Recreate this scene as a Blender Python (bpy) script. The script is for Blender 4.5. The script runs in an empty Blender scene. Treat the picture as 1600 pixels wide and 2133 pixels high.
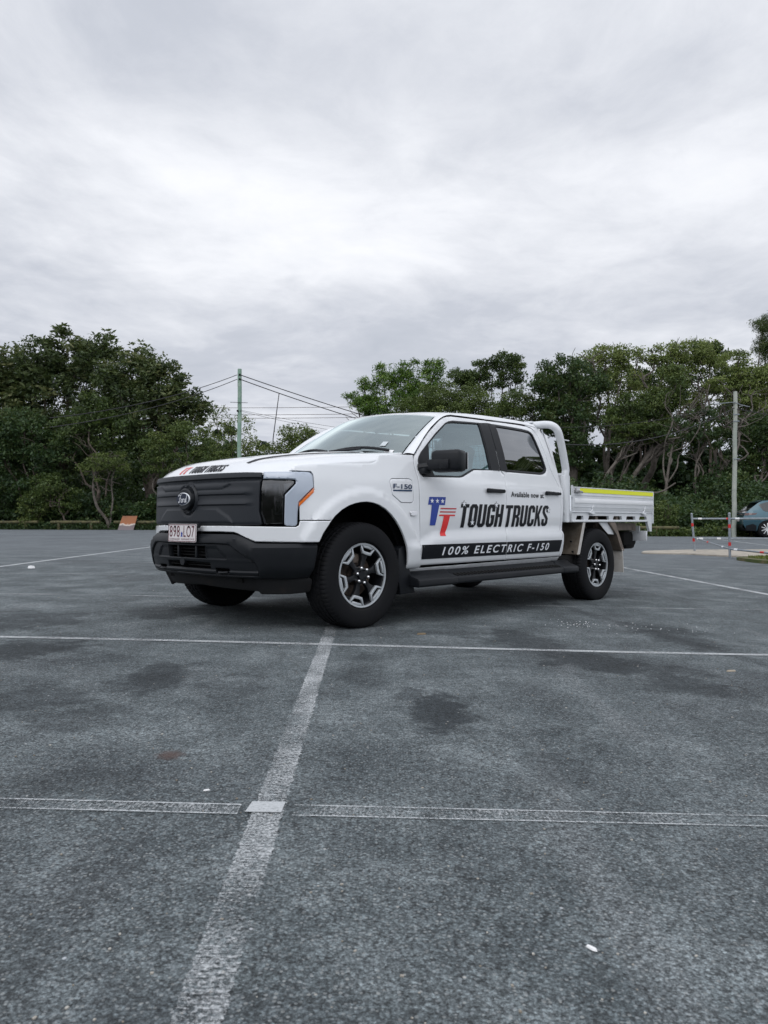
import bpy, bmesh, math, random
import numpy as np
from mathutils import Vector, Matrix, noise
from mathutils.geometry import delaunay_2d_cdt
R = math.radians
sc = bpy.context.scene
COL = sc.collection

# ------------------------------------------------------------------ camera
cam_d = bpy.data.cameras.new('camera'); cam = bpy.data.objects.new('camera', cam_d); COL.objects.link(cam)
cam.location = (0, 0, 0.8227); cam.rotation_euler = (R(90 + 0.684), 0, 0)
cam_d.sensor_fit = 'VERTICAL'; cam_d.sensor_height = 36; cam_d.sensor_width = 27
cam_d.lens = 1550 * 36 / 2133.0
cam_d.clip_start = 0.05; cam_d.clip_end = 2000
cam_d.dof.use_dof = True; cam_d.dof.focus_distance = 6.3; cam_d.dof.aperture_fstop = 9.0
sc.camera = cam

# ------------------------------------------------------------------ view
sc.view_settings.view_transform = 'Standard'; sc.view_settings.look = 'None'
sc.view_settings.exposure = 0.10; sc.view_settings.gamma = 1.0
sc.cycles.max_bounces = 8; sc.cycles.transparent_max_bounces = 24
sc.cycles.caustics_reflective = False; sc.cycles.caustics_refractive = False

# ------------------------------------------------------------------ node helper
class NT:
    def __init__(s, tree): s.t = tree; s.n = tree.nodes; s.l = tree.links
    def new(s, typ, ins=None, **kw):
        n = s.n.new(typ)
        for k, v in kw.items(): setattr(n, k, v)
        for k, v in (ins or {}).items():
            sock = n.inputs[k]
            if hasattr(v, 'is_output') or isinstance(v, bpy.types.NodeSocket): s.l.new(v, sock)
            else: sock.default_value = v
        return n
    def math(s, op, a, b=0.0, c=0.0, clamp=False):
        n = s.new('ShaderNodeMath', {0: a, 1: b, 2: c}, operation=op); n.use_clamp = clamp; return n.outputs[0]
    def vmath(s, op, a, b=(0, 0, 0)):
        n = s.new('ShaderNodeVectorMath', {0: a, 1: b}, operation=op)
        return n.outputs['Value'] if op in ('LENGTH', 'DOT_PRODUCT', 'DISTANCE') else n.outputs[0]
    def ramp(s, f, pts, interp='LINEAR'):
        n = s.new('ShaderNodeValToRGB', {0: f}); cr = n.color_ramp; cr.interpolation = interp
        while len(cr.elements) < len(pts): cr.elements.new(0.5)
        for e, (p, c) in zip(cr.elements, pts):
            e.position = p; e.color = tuple(c) + (1,) if hasattr(c, '__len__') else (c, c, c, 1)
        return n.outputs[0]
    def noise(s, vec, scale, detail=4, rough=.55, dist=0.0):
        n = s.new('ShaderNodeTexNoise', {'Scale': scale, 'Detail': detail, 'Roughness': rough, 'Distortion': dist})
        if vec is not None: s.l.new(vec, n.inputs['Vector'])
        return n.outputs[0]
    def mix(s, f, a, b, blend='MIX'):
        n = s.new('ShaderNodeMix', data_type='RGBA', blend_type=blend)
        for k, v in ((0, f), (6, a), (7, b)):
            if isinstance(v, bpy.types.NodeSocket): s.l.new(v, n.inputs[k])
            elif k == 0: n.inputs[0].default_value = v
            else: n.inputs[k].default_value = tuple(v) + (1,) if len(v) == 3 else v
        return n.outputs[2]
    def smooth(s, x, a, b):
        n = s.new('ShaderNodeMapRange', {0: x, 1: a, 2: b, 3: 0.0, 4: 1.0}, interpolation_type='SMOOTHSTEP'); return n.outputs[0]

# ------------------------------------------------------------------ world: overcast cloud deck over a Nishita sky
SUN_EL, SUN_AZ = 52, 200            # degrees; azimuth clockwise from +Y (the sun is behind and left of the camera)
world = bpy.data.worlds.new("World"); sc.world = world; world.use_nodes = True
w = NT(world.node_tree); w.n.clear()
SEED = 3.7
tc = w.new('ShaderNodeTexCoord').outputs['Generated']
sep = w.new('ShaderNodeSeparateXYZ', {0: tc}); X_, Y_, Z_ = sep.outputs
zc = w.math('MAXIMUM', Z_, 0.0)
den = w.math('ADD', zc, 0.13)
cp = w.new('ShaderNodeCombineXYZ', {0: w.math('DIVIDE', X_, den), 1: w.math('DIVIDE', Y_, den), 2: SEED}).outputs[0]
warp = w.new('ShaderNodeTexNoise', {'Vector': cp, 'Scale': 0.9, 'Detail': 3}).outputs['Color']
cp2 = w.vmath('ADD', cp, w.vmath('MULTIPLY', w.vmath('SUBTRACT', warp, (.5, .5, .5)), (.65, .65, 0)))
n1 = w.noise(cp2, 0.85, 9, .52)
n2 = w.noise(w.vmath('ADD', cp2, (7.3, 2.1, 0)), 3.1, 10, .62)
nn = w.math('ADD', w.math('MULTIPLY', n1, .60), w.math('MULTIPLY', n2, .40))
# slow light / dark structure of the deck (bright band at mid height, greyer towards the horizon and overhead on the left)
def lobe(d, wd):
    v = Vector(d).normalized()
    return w.math('POWER', w.math('MAXIMUM', w.vmath('DOT_PRODUCT', w.vmath('NORMALIZE', tc), tuple(v)), 0.0), wd)
band = w.ramp(zc, [(0.0, .34), (.14, .36), (.24, .50), (.32, .72), (.40, .74), (.50, .50), (1.0, .55)])
b2 = w.math('ADD', band, w.math('MULTIPLY', w.math('SUBTRACT', nn, .5), 2.5))
b2 = w.math('SUBTRACT', b2, w.math('MULTIPLY', lobe((-.40, 1, .62), 26), .34))
b2 = w.math('SUBTRACT', b2, w.math('MULTIPLY', lobe((.05, 1, .16), 40), .18))
b2 = w.math('ADD', b2, w.math('MULTIPLY', lobe((-.22, 1, .40), 45), .22))
cl = w.ramp(b2, [(0.0, (4.9, 5.25, 5.95)), (.30, (5.6, 5.9, 6.6)), (.55, (6.9, 7.15, 7.75)), (.84, (8.5, 8.7, 9.2)), (1.0, (9.1, 9.25, 9.5))])
# the deck is brighter where the sun stands behind it (behind the camera) and overhead
back = w.smooth(w.math('MULTIPLY', Y_, -1.0), -0.25, 0.75)
gain = w.math('ADD', 1.0, w.math('ADD', w.math('MULTIPLY', back, .65), w.math('MULTIPLY', w.smooth(Z_, .60, .95), .55)))
cl = w.vmath('MULTIPLY', cl, w.new('ShaderNodeCombineXYZ', {0: gain, 1: gain, 2: gain}).outputs[0])
sky = w.new('ShaderNodeTexSky', sky_type='NISHITA', sun_disc=False, sun_elevation=R(SUN_EL), sun_rotation=R(SUN_AZ)).outputs[0]
hole = w.vmath('DISTANCE', w.vmath('NORMALIZE', tc), tuple(Vector((.545, 1, .328)).normalized()))
hole = w.math('ADD', hole, w.math('MULTIPLY', w.math('SUBTRACT', n2, .5), .22))
cover = w.smooth(hole, -.012, .035)
cover = w.math('MAXIMUM', cover, 0.0)
colr = w.mix(cover, w.vmath('ADD', w.vmath('MULTIPLY', sky, (1.1, 1.1, 1.1)), (2.0, 2.6, 3.2)), cl)
bg = w.new('ShaderNodeBackground', {'Color': colr, 'Strength': 0.1})
w.l.new(bg.outputs[0], w.new('ShaderNodeOutputWorld').inputs[0])

sun_d = bpy.data.lights.new('sun', 'SUN'); sun_d.energy = .55; sun_d.angle = R(38); sun_d.color = (1, .97, .93)
sun = bpy.data.objects.new('sun', sun_d); COL.objects.link(sun)
az = R(SUN_AZ); el = R(SUN_EL)
sdir = Vector((math.sin(az) * math.cos(el), math.cos(az) * math.cos(el), math.sin(el)))
sun.rotation_euler = sdir.to_track_quat('Z', 'Y').to_euler(); sun.location = (0, -10, 20)
# ------------------------------------------------------------------ helpers
def tag(o, label=None, cat=None, group=None, kind=None):
    if label: o['label'] = label
    if cat: o['category'] = cat
    if group: o['group'] = group
    if kind: o['kind'] = kind
    return o

def empty(name, loc=(0, 0, 0), rz=0, label=None, cat=None, group=None):
    o = bpy.data.objects.new(name, None); COL.objects.link(o); o.empty_display_size = .2
    o.location = loc; o.rotation_euler = (0, 0, rz); tag(o, label, cat, group); return o

def mesh_obj(name, verts, faces, mat, parent=None, smooth=True, angle=35, loc=None):
    me = bpy.data.meshes.new(name); me.from_pydata([tuple(v) for v in verts], [], [tuple(f) for f in faces])
    mats = mat if isinstance(mat, (list, tuple)) else [mat]
    for m in mats: me.materials.append(m)
    if smooth and len(me.polygons):
        me.polygons.foreach_set('use_smooth', [True] * len(me.polygons)); me.update()
        if angle < 179: me.set_sharp_from_angle(angle=R(angle))
    me.update()
    o = bpy.data.objects.new(name, me); COL.objects.link(o)
    if parent: o.parent = parent
    if loc: o.location = loc
    return o

class MB:
    """collects simple shapes and links them as ONE mesh"""
    def __init__(s): s.bm = bmesh.new()
    def box(s, c, size, rot=None, bev=0.0, taper=None):
        r = bmesh.ops.create_cube(s.bm, size=1.0); vs = r['verts']
        for v in vs:
            k = 1.0
            if taper and v.co.z > 0: v.co.x *= taper[0]; v.co.y *= taper[1]
            v.co = Vector((v.co.x * size[0], v.co.y * size[1], v.co.z * size[2]))
        if bev:
            es = list({e for v in vs for e in v.link_edges})
            r2 = bmesh.ops.bevel(s.bm, geom=es, offset=bev, segments=2, profile=.5, affect='EDGES')
            vs = list({v for f in r2['faces'] for v in f.verts} | {v for v in vs if v.is_valid})
        M = Matrix.Translation(c) @ (rot if rot is not None else Matrix.Identity(4))
        bmesh.ops.transform(s.bm, matrix=M, verts=vs); return s
    def cyl(s, a, b, r, r2=None, seg=16, caps=True):
        a = Vector(a); b = Vector(b); d = b - a
        q = d.to_track_quat('Z', 'Y').to_matrix().to_4x4()
        bmesh.ops.create_cone(s.bm, cap_ends=caps, segments=seg, radius1=r, radius2=r if r2 is None else r2, depth=d.length,
                              matrix=Matrix.Translation((a + b) / 2) @ q); return s
    def sph(s, c, r, sc_=(1, 1, 1), seg=16):
        bmesh.ops.create_uvsphere(s.bm, u_segments=seg, v_segments=max(6, seg // 2), radius=r, matrix=Matrix.Translation(c) @ Matrix.Diagonal((*sc_, 1))); return s
    def raw(s, vs, fs):
        b = [s.bm.verts.new(v) for v in vs]
        for f in fs:
            try: s.bm.faces.new([b[i] for i in f])
            except ValueError: pass
        return s
    def tube(s, pts, rads, seg=8, caps=True, n=1):
        v, f = tube_geo(pts, rads, seg, caps); return s.raw(v, f)
    def build(s, name, mat, parent=None, angle=35, smooth=True):
        bmesh.ops.recalc_face_normals(s.bm, faces=s.bm.faces)
        me = bpy.data.meshes.new(name); s.bm.to_mesh(me); s.bm.free()
        me.materials.append(mat)
        if smooth:
            me.polygons.foreach_set('use_smooth', [True] * len(me.polygons)); me.update(); me.set_sharp_from_angle(angle=R(angle))
        o = bpy.data.objects.new(name, me); COL.objects.link(o)
        if parent: o.parent = parent
        return o

def tube_geo(pts, rads, seg=8, caps=True):
    P = [Vector(p) for p in pts]; n = len(P)
    if not hasattr(rads, '__len__'): rads = [rads] * n
    V = []; F = []; up = None
    for i in range(n):
        t = (P[min(i + 1, n - 1)] - P[max(i - 1, 0)]).normalized()
        if up is None: up = t.orthogonal().normalized()
        up = (up - t * up.dot(t)).normalized(); bn = t.cross(up)
        for k in range(seg):
            a = 2 * math.pi * k / seg
            V.append(P[i] + (up * math.cos(a) + bn * math.sin(a)) * rads[i])
    for i in range(n - 1):
        for k in range(seg):
            a = i * seg + k; b = i * seg + (k + 1) % seg
            F.append((a, b, b + seg, a + seg))
    if caps: F.append(tuple(reversed(range(seg)))); F.append(tuple((n - 1) * seg + k for k in range(seg)))
    return V, F

def spline(pts, n=8):
    P = [Vector(p) for p in pts]; P = [2 * P[0] - P[1]] + P + [2 * P[-1] - P[-2]]; out = []
    for i in range(1, len(P) - 2):
        p0, p1, p2, p3 = P[i - 1:i + 3]
        for k in range(n):
            t = k / n
            out.append(0.5 * ((2 * p1) + (p2 - p0) * t + (2 * p0 - 5 * p1 + 4 * p2 - p3) * t * t + (3 * p1 - p0 - 3 * p2 + p3) * t ** 3))
    out.append(P[-2]); return out

# ---- 2D polygon tools
def area(p): p = np.array(p); return .5 * np.sum(p[:, 0] * np.roll(p[:, 1], -1) - np.roll(p[:, 0], -1) * p[:, 1])
def ccw(p): return list(p) if area(p) > 0 else list(p)[::-1]
def fillet(p, r, n=4):
    p = [Vector(q[:2]) for q in p]; out = []; m = len(p)
    for i in range(m):
        a, b, c = p[i - 1], p[i], p[(i + 1) % m]
        u = a - b; v = c - b; lu, lv = u.length, v.length
        if lu < 1e-6 or lv < 1e-6: continue
        u /= lu; v /= lv; d = u.dot(v)
        rr = r[i] if hasattr(r, '__len__') else r
        if d < -.985 or rr <= 0: out.append(tuple(b)); continue
        k = min(rr, lu * .45, lv * .45)
        for j in range(n + 1):
            t = j / n; q = (b + u * k) * (1 - t) ** 2 + b * 2 * t * (1 - t) + (b + v * k) * t * t; out.append(tuple(q))
    return out
def densify(p, h):
    out = []; m = len(p)
    for i in range(m):
        a = np.array(p[i]); b = np.array(p[(i + 1) % m]); L = np.linalg.norm(b - a); k = max(1, int(math.ceil(L / h)))
        for j in range(k): out.append(tuple(a + (b - a) * j / k))
    return out
def inset(p, d):
    """shrink a ccw polygon by d (miter, clamped)"""
    p = [np.array(q) for q in p]; m = len(p); out = []
    for i in range(m):
        a, b, c = p[i - 1], p[i], p[(i + 1) % m]
        u = (b - a) / (np.linalg.norm(b - a) + 1e-9); v = (c - b) / (np.linalg.norm(c - b) + 1e-9)
        n = np.array([-u[1], u[0]]) + np.array([-v[1], v[0]]); l2 = n @ n
        n = n / max(l2, .6) * 2 if l2 > 1e-9 else n
        out.append(tuple(b + n * d))
    return out
def inpoly(P, poly):
    P = np.asarray(P); x, y = P[:, 0], P[:, 1]; r = np.zeros(len(P), bool); m = len(poly)
    for i in range(m):
        x1, y1 = poly[i]; x2, y2 = poly[(i + 1) % m]
        if y1 == y2: continue
        c = ((y1 > y) != (y2 > y)) & (x < (x2 - x1) * (y - y1) / (y2 - y1) + x1); r ^= c
    return r
def distpoly(P, poly):
    P = np.asarray(P); d = np.full(len(P), 1e9); m = len(poly)
    for i in range(m):
        a = np.array(poly[i]); b = np.array(poly[(i + 1) % m]); ab = b - a; L = ab @ ab + 1e-12
        t = np.clip(((P - a) @ ab) / L, 0, 1); q = a + t[:, None] * ab; d = np.minimum(d, np.linalg.norm(P - q, axis=1))
    return d

def tri2d(outline, holes=(), grid=.04, rnd=0.0, seg=None):
    """triangulate; returns verts2d, faces, boundary loops (lists of vertex ids), boundary id set"""
    seg = seg or grid * .7
    loops = [densify(ccw(outline), seg)] + [densify(ccw(h)[::-1], seg) for h in holes]
    pts = []; edges = []; lid = []
    for L in loops:
        s0 = len(pts); pts += L; ids = list(range(s0, s0 + len(L))); lid.append(ids)
        edges += [(ids[i], ids[(i + 1) % len(ids)]) for i in range(len(ids))]
    nb = len(pts)
    if rnd > 0:
        for L in loops:
            I = inset(L, rnd); pts += [q for q in I]
    ar = np.array(loops[0]); x0, y0 = ar.min(0); x1, y1 = ar.max(0)
    if grid < max(x1 - x0, y1 - y0):
        gx, gy = np.meshgrid(np.arange(x0 + grid / 2, x1, grid), np.arange(y0 + grid / 2, y1, grid))
        gx = gx + (np.arange(gx.shape[0]) % 2)[:, None] * grid * .5
        g = np.stack([gx.ravel(), gy.ravel()], 1); ok = inpoly(g, loops[0]); dm = distpoly(g, loops[0])
        for h in loops[1:]: ok &= ~inpoly(g, h); dm = np.minimum(dm, distpoly(g, h))
        g = g[ok & (dm > max(rnd * 1.6, seg * .45))]; pts += [tuple(q) for q in g]
    vs, es, fs, ov, oe, of = delaunay_2d_cdt([Vector(p) for p in pts], edges, [], 0, 1e-6)
    P = np.array([tuple(v) for v in vs])
    F = np.array([f for f in fs if len(f) == 3]); cen = P[F].mean(1)
    ok = inpoly(cen, loops[0])
    for h in loops[1:]: ok &= ~inpoly(cen, h)
    F = F[ok]
    a = P[F[:, 1]] - P[F[:, 0]]; b = P[F[:, 2]] - P[F[:, 0]]; cr = a[:, 0] * b[:, 1] - a[:, 1] * b[:, 0]
    F[cr < 0] = F[cr < 0][:, ::-1]; F = F[abs(cr) > 1e-10]
    # boundary edges
    ec = {}
    for f in F:
        for i in range(3):
            e = (int(f[i]), int(f[(i + 1) % 3])); ec[e] = 1
    bnd = [e for e in ec if (e[1], e[0]) not in ec]
    return P, F, bnd

def panel(name, outline, mat, parent, surf, holes=(), off=0.0, grid=.04, th=.018, rnd=.003, mirror=False, fil=0.0, seg=None, angle=40):
    """curved sheet-metal / plastic panel: 2D outline mapped on a surface surf(a, b, off) -> xyz"""
    o2 = ccw(outline)
    if fil: o2 = fillet(o2, fil)
    P, F, bnd = tri2d(o2, holes, grid, rnd, seg)
    bs = {i for e in bnd for i in e}
    V = []
    for i, (a, b) in enumerate(P):
        k = off(a, b) if callable(off) else off
        if i in bs: k -= rnd
        V.append(surf(a, b, k))
    faces = [tuple(int(i) for i in f) for f in F]
    if th > 0:
        m = {}
        for i in bs:
            a, b = P[i]; k = off(a, b) if callable(off) else off
            m[i] = len(V); V.append(surf(a, b, k - th))
        for (i, j) in bnd: faces.append((j, i, m[i], m[j]))
    o = mesh_obj(name, V, faces, mat, parent, angle=angle)
    if mirror:
        V2 = [(v[0], -v[1], v[2]) for v in V]; f2 = [f[::-1] for f in faces]
        p2 = parent
        return o, mesh_obj(name, V2, f2, mat, p2, angle=angle)
    return o

def loft(name, A, B, mat, parent, n=6, bulge=.01, mirror=False, angle=50, updir=(0, .6, .8)):
    V = []; F = []; m = len(A)
    for i in range(m):
        a = Vector(A[i]); b = Vector(B[i]); t = Vector(A[min(i + 1, m - 1)]) - Vector(A[max(i - 1, 0)])
        nr = t.cross(b - a)
        if nr.length < 1e-9: nr = Vector(updir)
        nr.normalize()
        if nr.dot(Vector(updir)) < 0: nr = -nr
        for k in range(n + 1):
            u = k / n; V.append(a.lerp(b, u) + nr * bulge * 4 * u * (1 - u))
    for i in range(m - 1):
        for k in range(n):
            q = i * (n + 1) + k; F.append((q, q + 1, q + n + 2, q + n + 1))
    o = mesh_obj(name, V, F, mat, parent, angle=angle)
    if mirror:
        mesh_obj(name, [(v[0], -v[1], v[2]) for v in V], [f[::-1] for f in F], mat, parent, angle=angle)
    return o

def prism(name, outline, mat, parent, axis='y', a=0.0, b=.1, holes=(), bev=0.0, grid=9.0, seg=None):
    """flat outline extruded along an axis; outline coords are the other two axes"""
    P, F, bnd = tri2d(outline, holes, grid, 0.0, seg or 9.0)
    def mp(p, t):
        return {'y': (p[0], t, p[1]), 'x': (t, p[0], p[1]), 'z': (p[0], p[1], t)}[axis]
    n = len(P); V = [mp(p, a) for p in P] + [mp(p, b) for p in P]
    faces = [tuple(int(i) for i in f[::-1]) for f in F] + [tuple(int(i) + n for i in f) for f in F]
    faces += [(i, j, j + n, i + n) for i, j in bnd]
    bm = bmesh.new(); bv = [bm.verts.new(v) for v in V]
    for f in faces:
        try: bm.faces.new([bv[i] for i in f])
        except ValueError: pass
    bmesh.ops.remove_doubles(bm, verts=bm.verts, dist=1e-6); bmesh.ops.recalc_face_normals(bm, faces=bm.faces)
    if bev:
        es = [e for e in bm.edges if len(e.link_faces) == 2 and e.calc_face_angle(0) > .6]
        bmesh.ops.bevel(bm, geom=es, offset=bev, segments=2, profile=.5, affect='EDGES', clamp_overlap=True)
    me = bpy.data.meshes.new(name); bm.to_mesh(me); bm.free(); me.materials.append(mat)
    me.polygons.foreach_set('use_smooth', [True] * len(me.polygons)); me.update(); me.set_sharp_from_angle(angle=R(40))
    o = bpy.data.objects.new(name, me); COL.objects.link(o)
    if parent: o.parent = parent
    return o

def lathe(prof, seg=64, wave=None):
    """profile (r, y) turned about the y axis; wave(i, j) -> radius change"""
    V = []; F = []; n = len(prof)
    for j in range(seg):
        a = 2 * math.pi * j / seg
        for i, (r, y) in enumerate(prof):
            rr = r + (wave(i, j) if wave else 0); V.append((rr * math.sin(a), y, rr * math.cos(a)))
    for j in range(seg):
        k = (j + 1) % seg
        for i in range(n - 1): F.append((j * n + i, j * n + i + 1, k * n + i + 1, k * n + i))
    return V, F

# ---- flat lettering -> 2D triangles
def text2d(body, spacing=1.0, bold=0.0):
    cu = bpy.data.curves.new('t', 'FONT'); cu.body = body; cu.size = 1.0; cu.space_character = spacing; cu.offset = bold
    cu.resolution_u = 6
    o = bpy.data.objects.new('t', cu); COL.objects.link(o)
    dg = bpy.context.evaluated_depsgraph_get(); me = o.evaluated_get(dg).to_mesh()
    V = np.array([(v.co.x, v.co.y) for v in me.vertices]); F = [tuple(p.vertices) for p in me.polygons]
    o.evaluated_get(dg).to_mesh_clear(); bpy.data.objects.remove(o); bpy.data.curves.remove(cu)
    V = V - V.min(0); V = V / V.max(0); return V, F
def fitted(VF, x0, x1, z0, z1, shear=0.0, slope=0.0):
    V, F = VF; P = np.array([(x0 + u * (x1 - x0) + v * shear, z0 + v * (z1 - z0) + u * slope) for u, v in V]); return P, F
G_ = {
 'T': ([[(0, 1), (.5, 1), (.5, .85), (.335, .85), (.335, 0), (.165, 0), (.165, .85), (0, .85)]], []),
 'O': ([[(.1, 0), (.4, 0), (.5, .12), (.5, .88), (.4, 1), (.1, 1), (0, .88), (0, .12)]], [[(.2, .15), (.3, .15), (.34, .2), (.34, .8), (.3, .85), (.2, .85), (.16, .8), (.16, .2)]]),
 'U': ([[(0, 1), (.16, 1), (.16, .2), (.2, .15), (.3, .15), (.34, .2), (.34, 1), (.5, 1), (.5, .12), (.4, 0), (.1, 0), (0, .12)]], []),
 'G': ([[(.5, .68), (.34, .68), (.34, .8), (.3, .85), (.2, .85), (.16, .8), (.16, .2), (.2, .15), (.3, .15), (.34, .2), (.34, .4), (.27, .4), (.27, .53), (.5, .53), (.5, .12), (.4, 0), (.1, 0), (0, .12), (0, .88), (.1, 1), (.4, 1), (.5, .88)]], []),
 'H': ([[(0, 0), (0, 1), (.16, 1), (.16, .58), (.34, .58), (.34, 1), (.5, 1), (.5, 0), (.34, 0), (.34, .43), (.16, .43), (.16, 0)]], []),
 'R': ([[(0, 0), (0, 1), (.4, 1), (.5, .9), (.5, .56), (.42, .48), (.5, .4), (.5, 0), (.34, 0), (.34, .36), (.29, .41), (.16, .41), (.16, 0)]], [[(.16, .55), (.3, .55), (.34, .59), (.34, .82), (.3, .86), (.1601, .86)]]),
 'C': ([[(.5, .66), (.34, .66), (.34, .8), (.3, .85), (.2, .85), (.16, .8), (.16, .2), (.2, .15), (.3, .15), (.34, .2), (.34, .34), (.5, .34), (.5, .12), (.4, 0), (.1, 0), (0, .12), (0, .88), (.1, 1), (.4, 1), (.5, .88)]], []),
 'K': ([[(0, 0), (0, 1), (.16, 1), (.16, .6), (.34, 1), (.52, 1), (.31, .54), (.53, 0), (.35, 0), (.2, .38), (.16, .3), (.16, 0)]], []),
 'S': ([[(.5, .68), (.34, .68), (.34, .8), (.3, .86), (.2, .86), (.16, .8), (.16, .7), (.19, .65), (.43, .47), (.5, .36), (.5, .12), (.4, 0), (.1, 0), (0, .12), (0, .34), (.16, .34), (.16, .2), (.2, .14), (.3, .14), (.34, .2), (.34, .32), (.31, .37), (.07, .55), (0, .66), (0, .88), (.1, 1), (.4, 1), (.5, .88)]], []),
}
_wx = lambda x: float(np.interp(x, [0, .16, .2, .3, .34, .5, .53], [0, .195, .23, .27, .305, .5, .53]))
def word2d(wd, x0, z0, xs, hs, shear, slope=0.0):
    P = []; F = []; x = 0
    for ch in wd:
        outs, hol = G_[ch]
        if ch not in 'TK': outs = [[(_wx(q[0]), q[1]) for q in o] for o in outs]; hol = [[(_wx(q[0]), q[1]) for q in h] for h in hol]
        elif ch == 'T': outs = [[(q[0] - .018 if .1 < q[0] < .2 else q[0] + .018 if .3 < q[0] < .4 else q[0], q[1]) for q in o] for o in outs]
        for o in outs:
            hh = [[(.200, q[1]) if q[0] < .199 and ch == 'R' else q for q in h] for h in hol]
            p, f, _ = tri2d(o, hh, .11, 0, .12); k = len(P)
            P += [(x0 + (x + q[0]) * xs + q[1] * shear, z0 + q[1] * hs + (x + q[0]) * slope) for q in p]; F += [tuple(int(i) + k for i in t) for t in f]
        x += .56
    return np.array(P), F
def decal(name, PF, mat, parent, surf, off=.0015):
    P, F = PF; return mesh_obj(name, [surf(p[0], p[1], off(p[0], p[1]) if callable(off) else off) for p in P], F, mat, parent, smooth=False)
def star2d(c, r, k=.42, sx=1.0):
    return [(c[0] + sx * rr * math.sin(a), c[1] + rr * math.cos(a)) for i in range(10) for rr, a in [((r if i % 2 == 0 else r * k), -i * math.pi / 5)]]
def poly2d(polys, holes=(), gr=.022):
    P = []; F = []
    for q in polys:
        p, f, _ = tri2d(q, holes, gr, 0, gr); k = len(P); P += [tuple(t) for t in p]; F += [tuple(int(i) + k for i in t) for t in f]
    return np.array(P), F
# ------------------------------------------------------------------ materials
def pmat(name, col, rough=.5, metal=0.0, coat=0.0, spec=.5, bump=None, var=None, coatr=.05):
    m = bpy.data.materials.new(name); m.use_nodes = True; t = NT(m.node_tree); b = t.n['Principled BSDF']
    b.inputs['Base Color'].default_value = (*col, 1); b.inputs['Roughness'].default_value = rough; b.inputs['Metallic'].default_value = metal
    b.inputs['Coat Weight'].default_value = coat; b.inputs['Coat Roughness'].default_value = coatr; b.inputs['Specular IOR Level'].default_value = spec
    oc = t.new('ShaderNodeTexCoord').outputs['Object']
    if var:
        sc_, c2, lo, hi = var
        f = t.smooth(t.noise(oc, sc_, 6, .6), lo, hi)
        t.l.new(t.mix(f, col, c2), b.inputs['Base Color'])
    if bump:
        bn = t.new('ShaderNodeBump', {'Height': t.noise(oc, bump[0], 3), 'Strength': bump[1], 'Distance': bump[2] if len(bump) > 2 else .002})
        t.l.new(bn.outputs[0], b.inputs['Normal'])
    return m
M = {}
M['paint'] = pmat('white_paint', (.74, .757, .775), .36, coat=1.0, coatr=.03, var=(1.7, (.71, .728, .748), .4, .7))
M['plastic'] = pmat('black_plastic', (.0085, .010, .0125), .46, spec=.25, bump=(900, .15, .0005), var=(3, (.012, .0135, .016), .45, .75))
M['grille'] = pmat('grille_plastic', (.016, .019, .024), .48, spec=.33, bump=(800, .1, .0005), var=(2, (.019, .022, .027), .4, .7))
M['dirtyplastic'] = pmat('dusty_plastic', (.015, .015, .016), .75, spec=.25, var=(4, (.040, .032, .027), .50, .85))
M['gap'] = pmat('shadow_gap_black', (.006, .006, .007), .9, spec=.1)
M['under'] = pmat('underbody_black', (.012, .012, .012), .85, spec=.2)
M['rubber'] = pmat('tyre_rubber', (.0095, .010, .0115), .75, spec=.15, bump=(160, .25, .001), var=(5, (.012, .012, .012), .5, .8))
M['alloy'] = pmat('machined_alloy', (.52, .55, .57), .42, metal=.55)
M['rimblack'] = pmat('gloss_black_rim', (.008, .009, .011), .38, spec=.3, coat=.12)
M['chrome'] = pmat('chrome', (.85, .85, .86), .12, metal=1.0)
M['steel'] = pmat('brushed_steel', (.45, .45, .45), .35, metal=.9)
M['smoke'] = pmat('smoked_reflector', (.05, .055, .06), .12, metal=.6, coat=1.0)
M['brake'] = pmat('rusty_brake', (.12, .09, .07), .6, metal=.5, var=(30, (.06, .05, .045), .4, .6))
M['drl'] = pmat('pearl_lamp_lens', (.39, .44, .515), .25, coat=1.0, coatr=.03)
M['orange'] = pmat('amber_lens', (.75, .16, .015), .2, coat=1.0)
M['red'] = pmat('red_lens', (.35, .01, .01), .2, coat=1.0)
M['trayw'] = pmat('tray_white', (.68, .70, .72), .42, coat=.3, var=(3, (.61, .63, .65), .45, .75))
M['checker'] = pmat('checker_plate', (.42, .36, .29), .33, metal=.75, bump=(70, .5, .004), var=(9, (.28, .23, .18), .4, .65))
M['tannish'] = pmat('dusty_alloy', (.20, .16, .13), .6, metal=.2, var=(8, (.12, .10, .085), .4, .7))
M['yellow'] = pmat('reflective_yellow', (.82, .85, .0), .35)
M['reflw'] = pmat('reflective_white', (.86, .87, .88), .3)
M['black_decal'] = pmat('black_vinyl', (.006, .007, .010), .4, spec=.2)
M['white_decal'] = pmat('white_vinyl', (.80, .82, .85), .35)
M['blue_decal'] = pmat('blue_vinyl', (.012, .045, .30), .35)
M['red_decal'] = pmat('red_vinyl', (.72, .025, .025), .35)
M['red_decal2'] = pmat('dull_red_vinyl', (.50, .035, .04), .35)
M['emblem'] = pmat('navy_emblem', (.004, .010, .03), .35, spec=.3)
M['badgeblue'] = pmat('badge_blue', (.01, .035, .09), .25, metal=.4)
M['plate'] = pmat('plate_white', (.70, .66, .66), .4)
M['maroon'] = pmat('plate_maroon', (.10, .006, .015), .4)
M['seat'] = pmat('seat_fabric', (.035, .036, .04), .8)
M['dash'] = pmat('dash_vinyl', (.02, .021, .023), .6)
M['liner'] = pmat('headliner', (.25, .25, .25), .9)
M['flap'] = pmat('pale_flap', (.52, .50, .47), .5, var=(10, (.38, .34, .3), .45, .75))
M['teal'] = pmat('teal_metallic', (.028, .085, .115), .3, metal=.5, coat=1.0)
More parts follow.
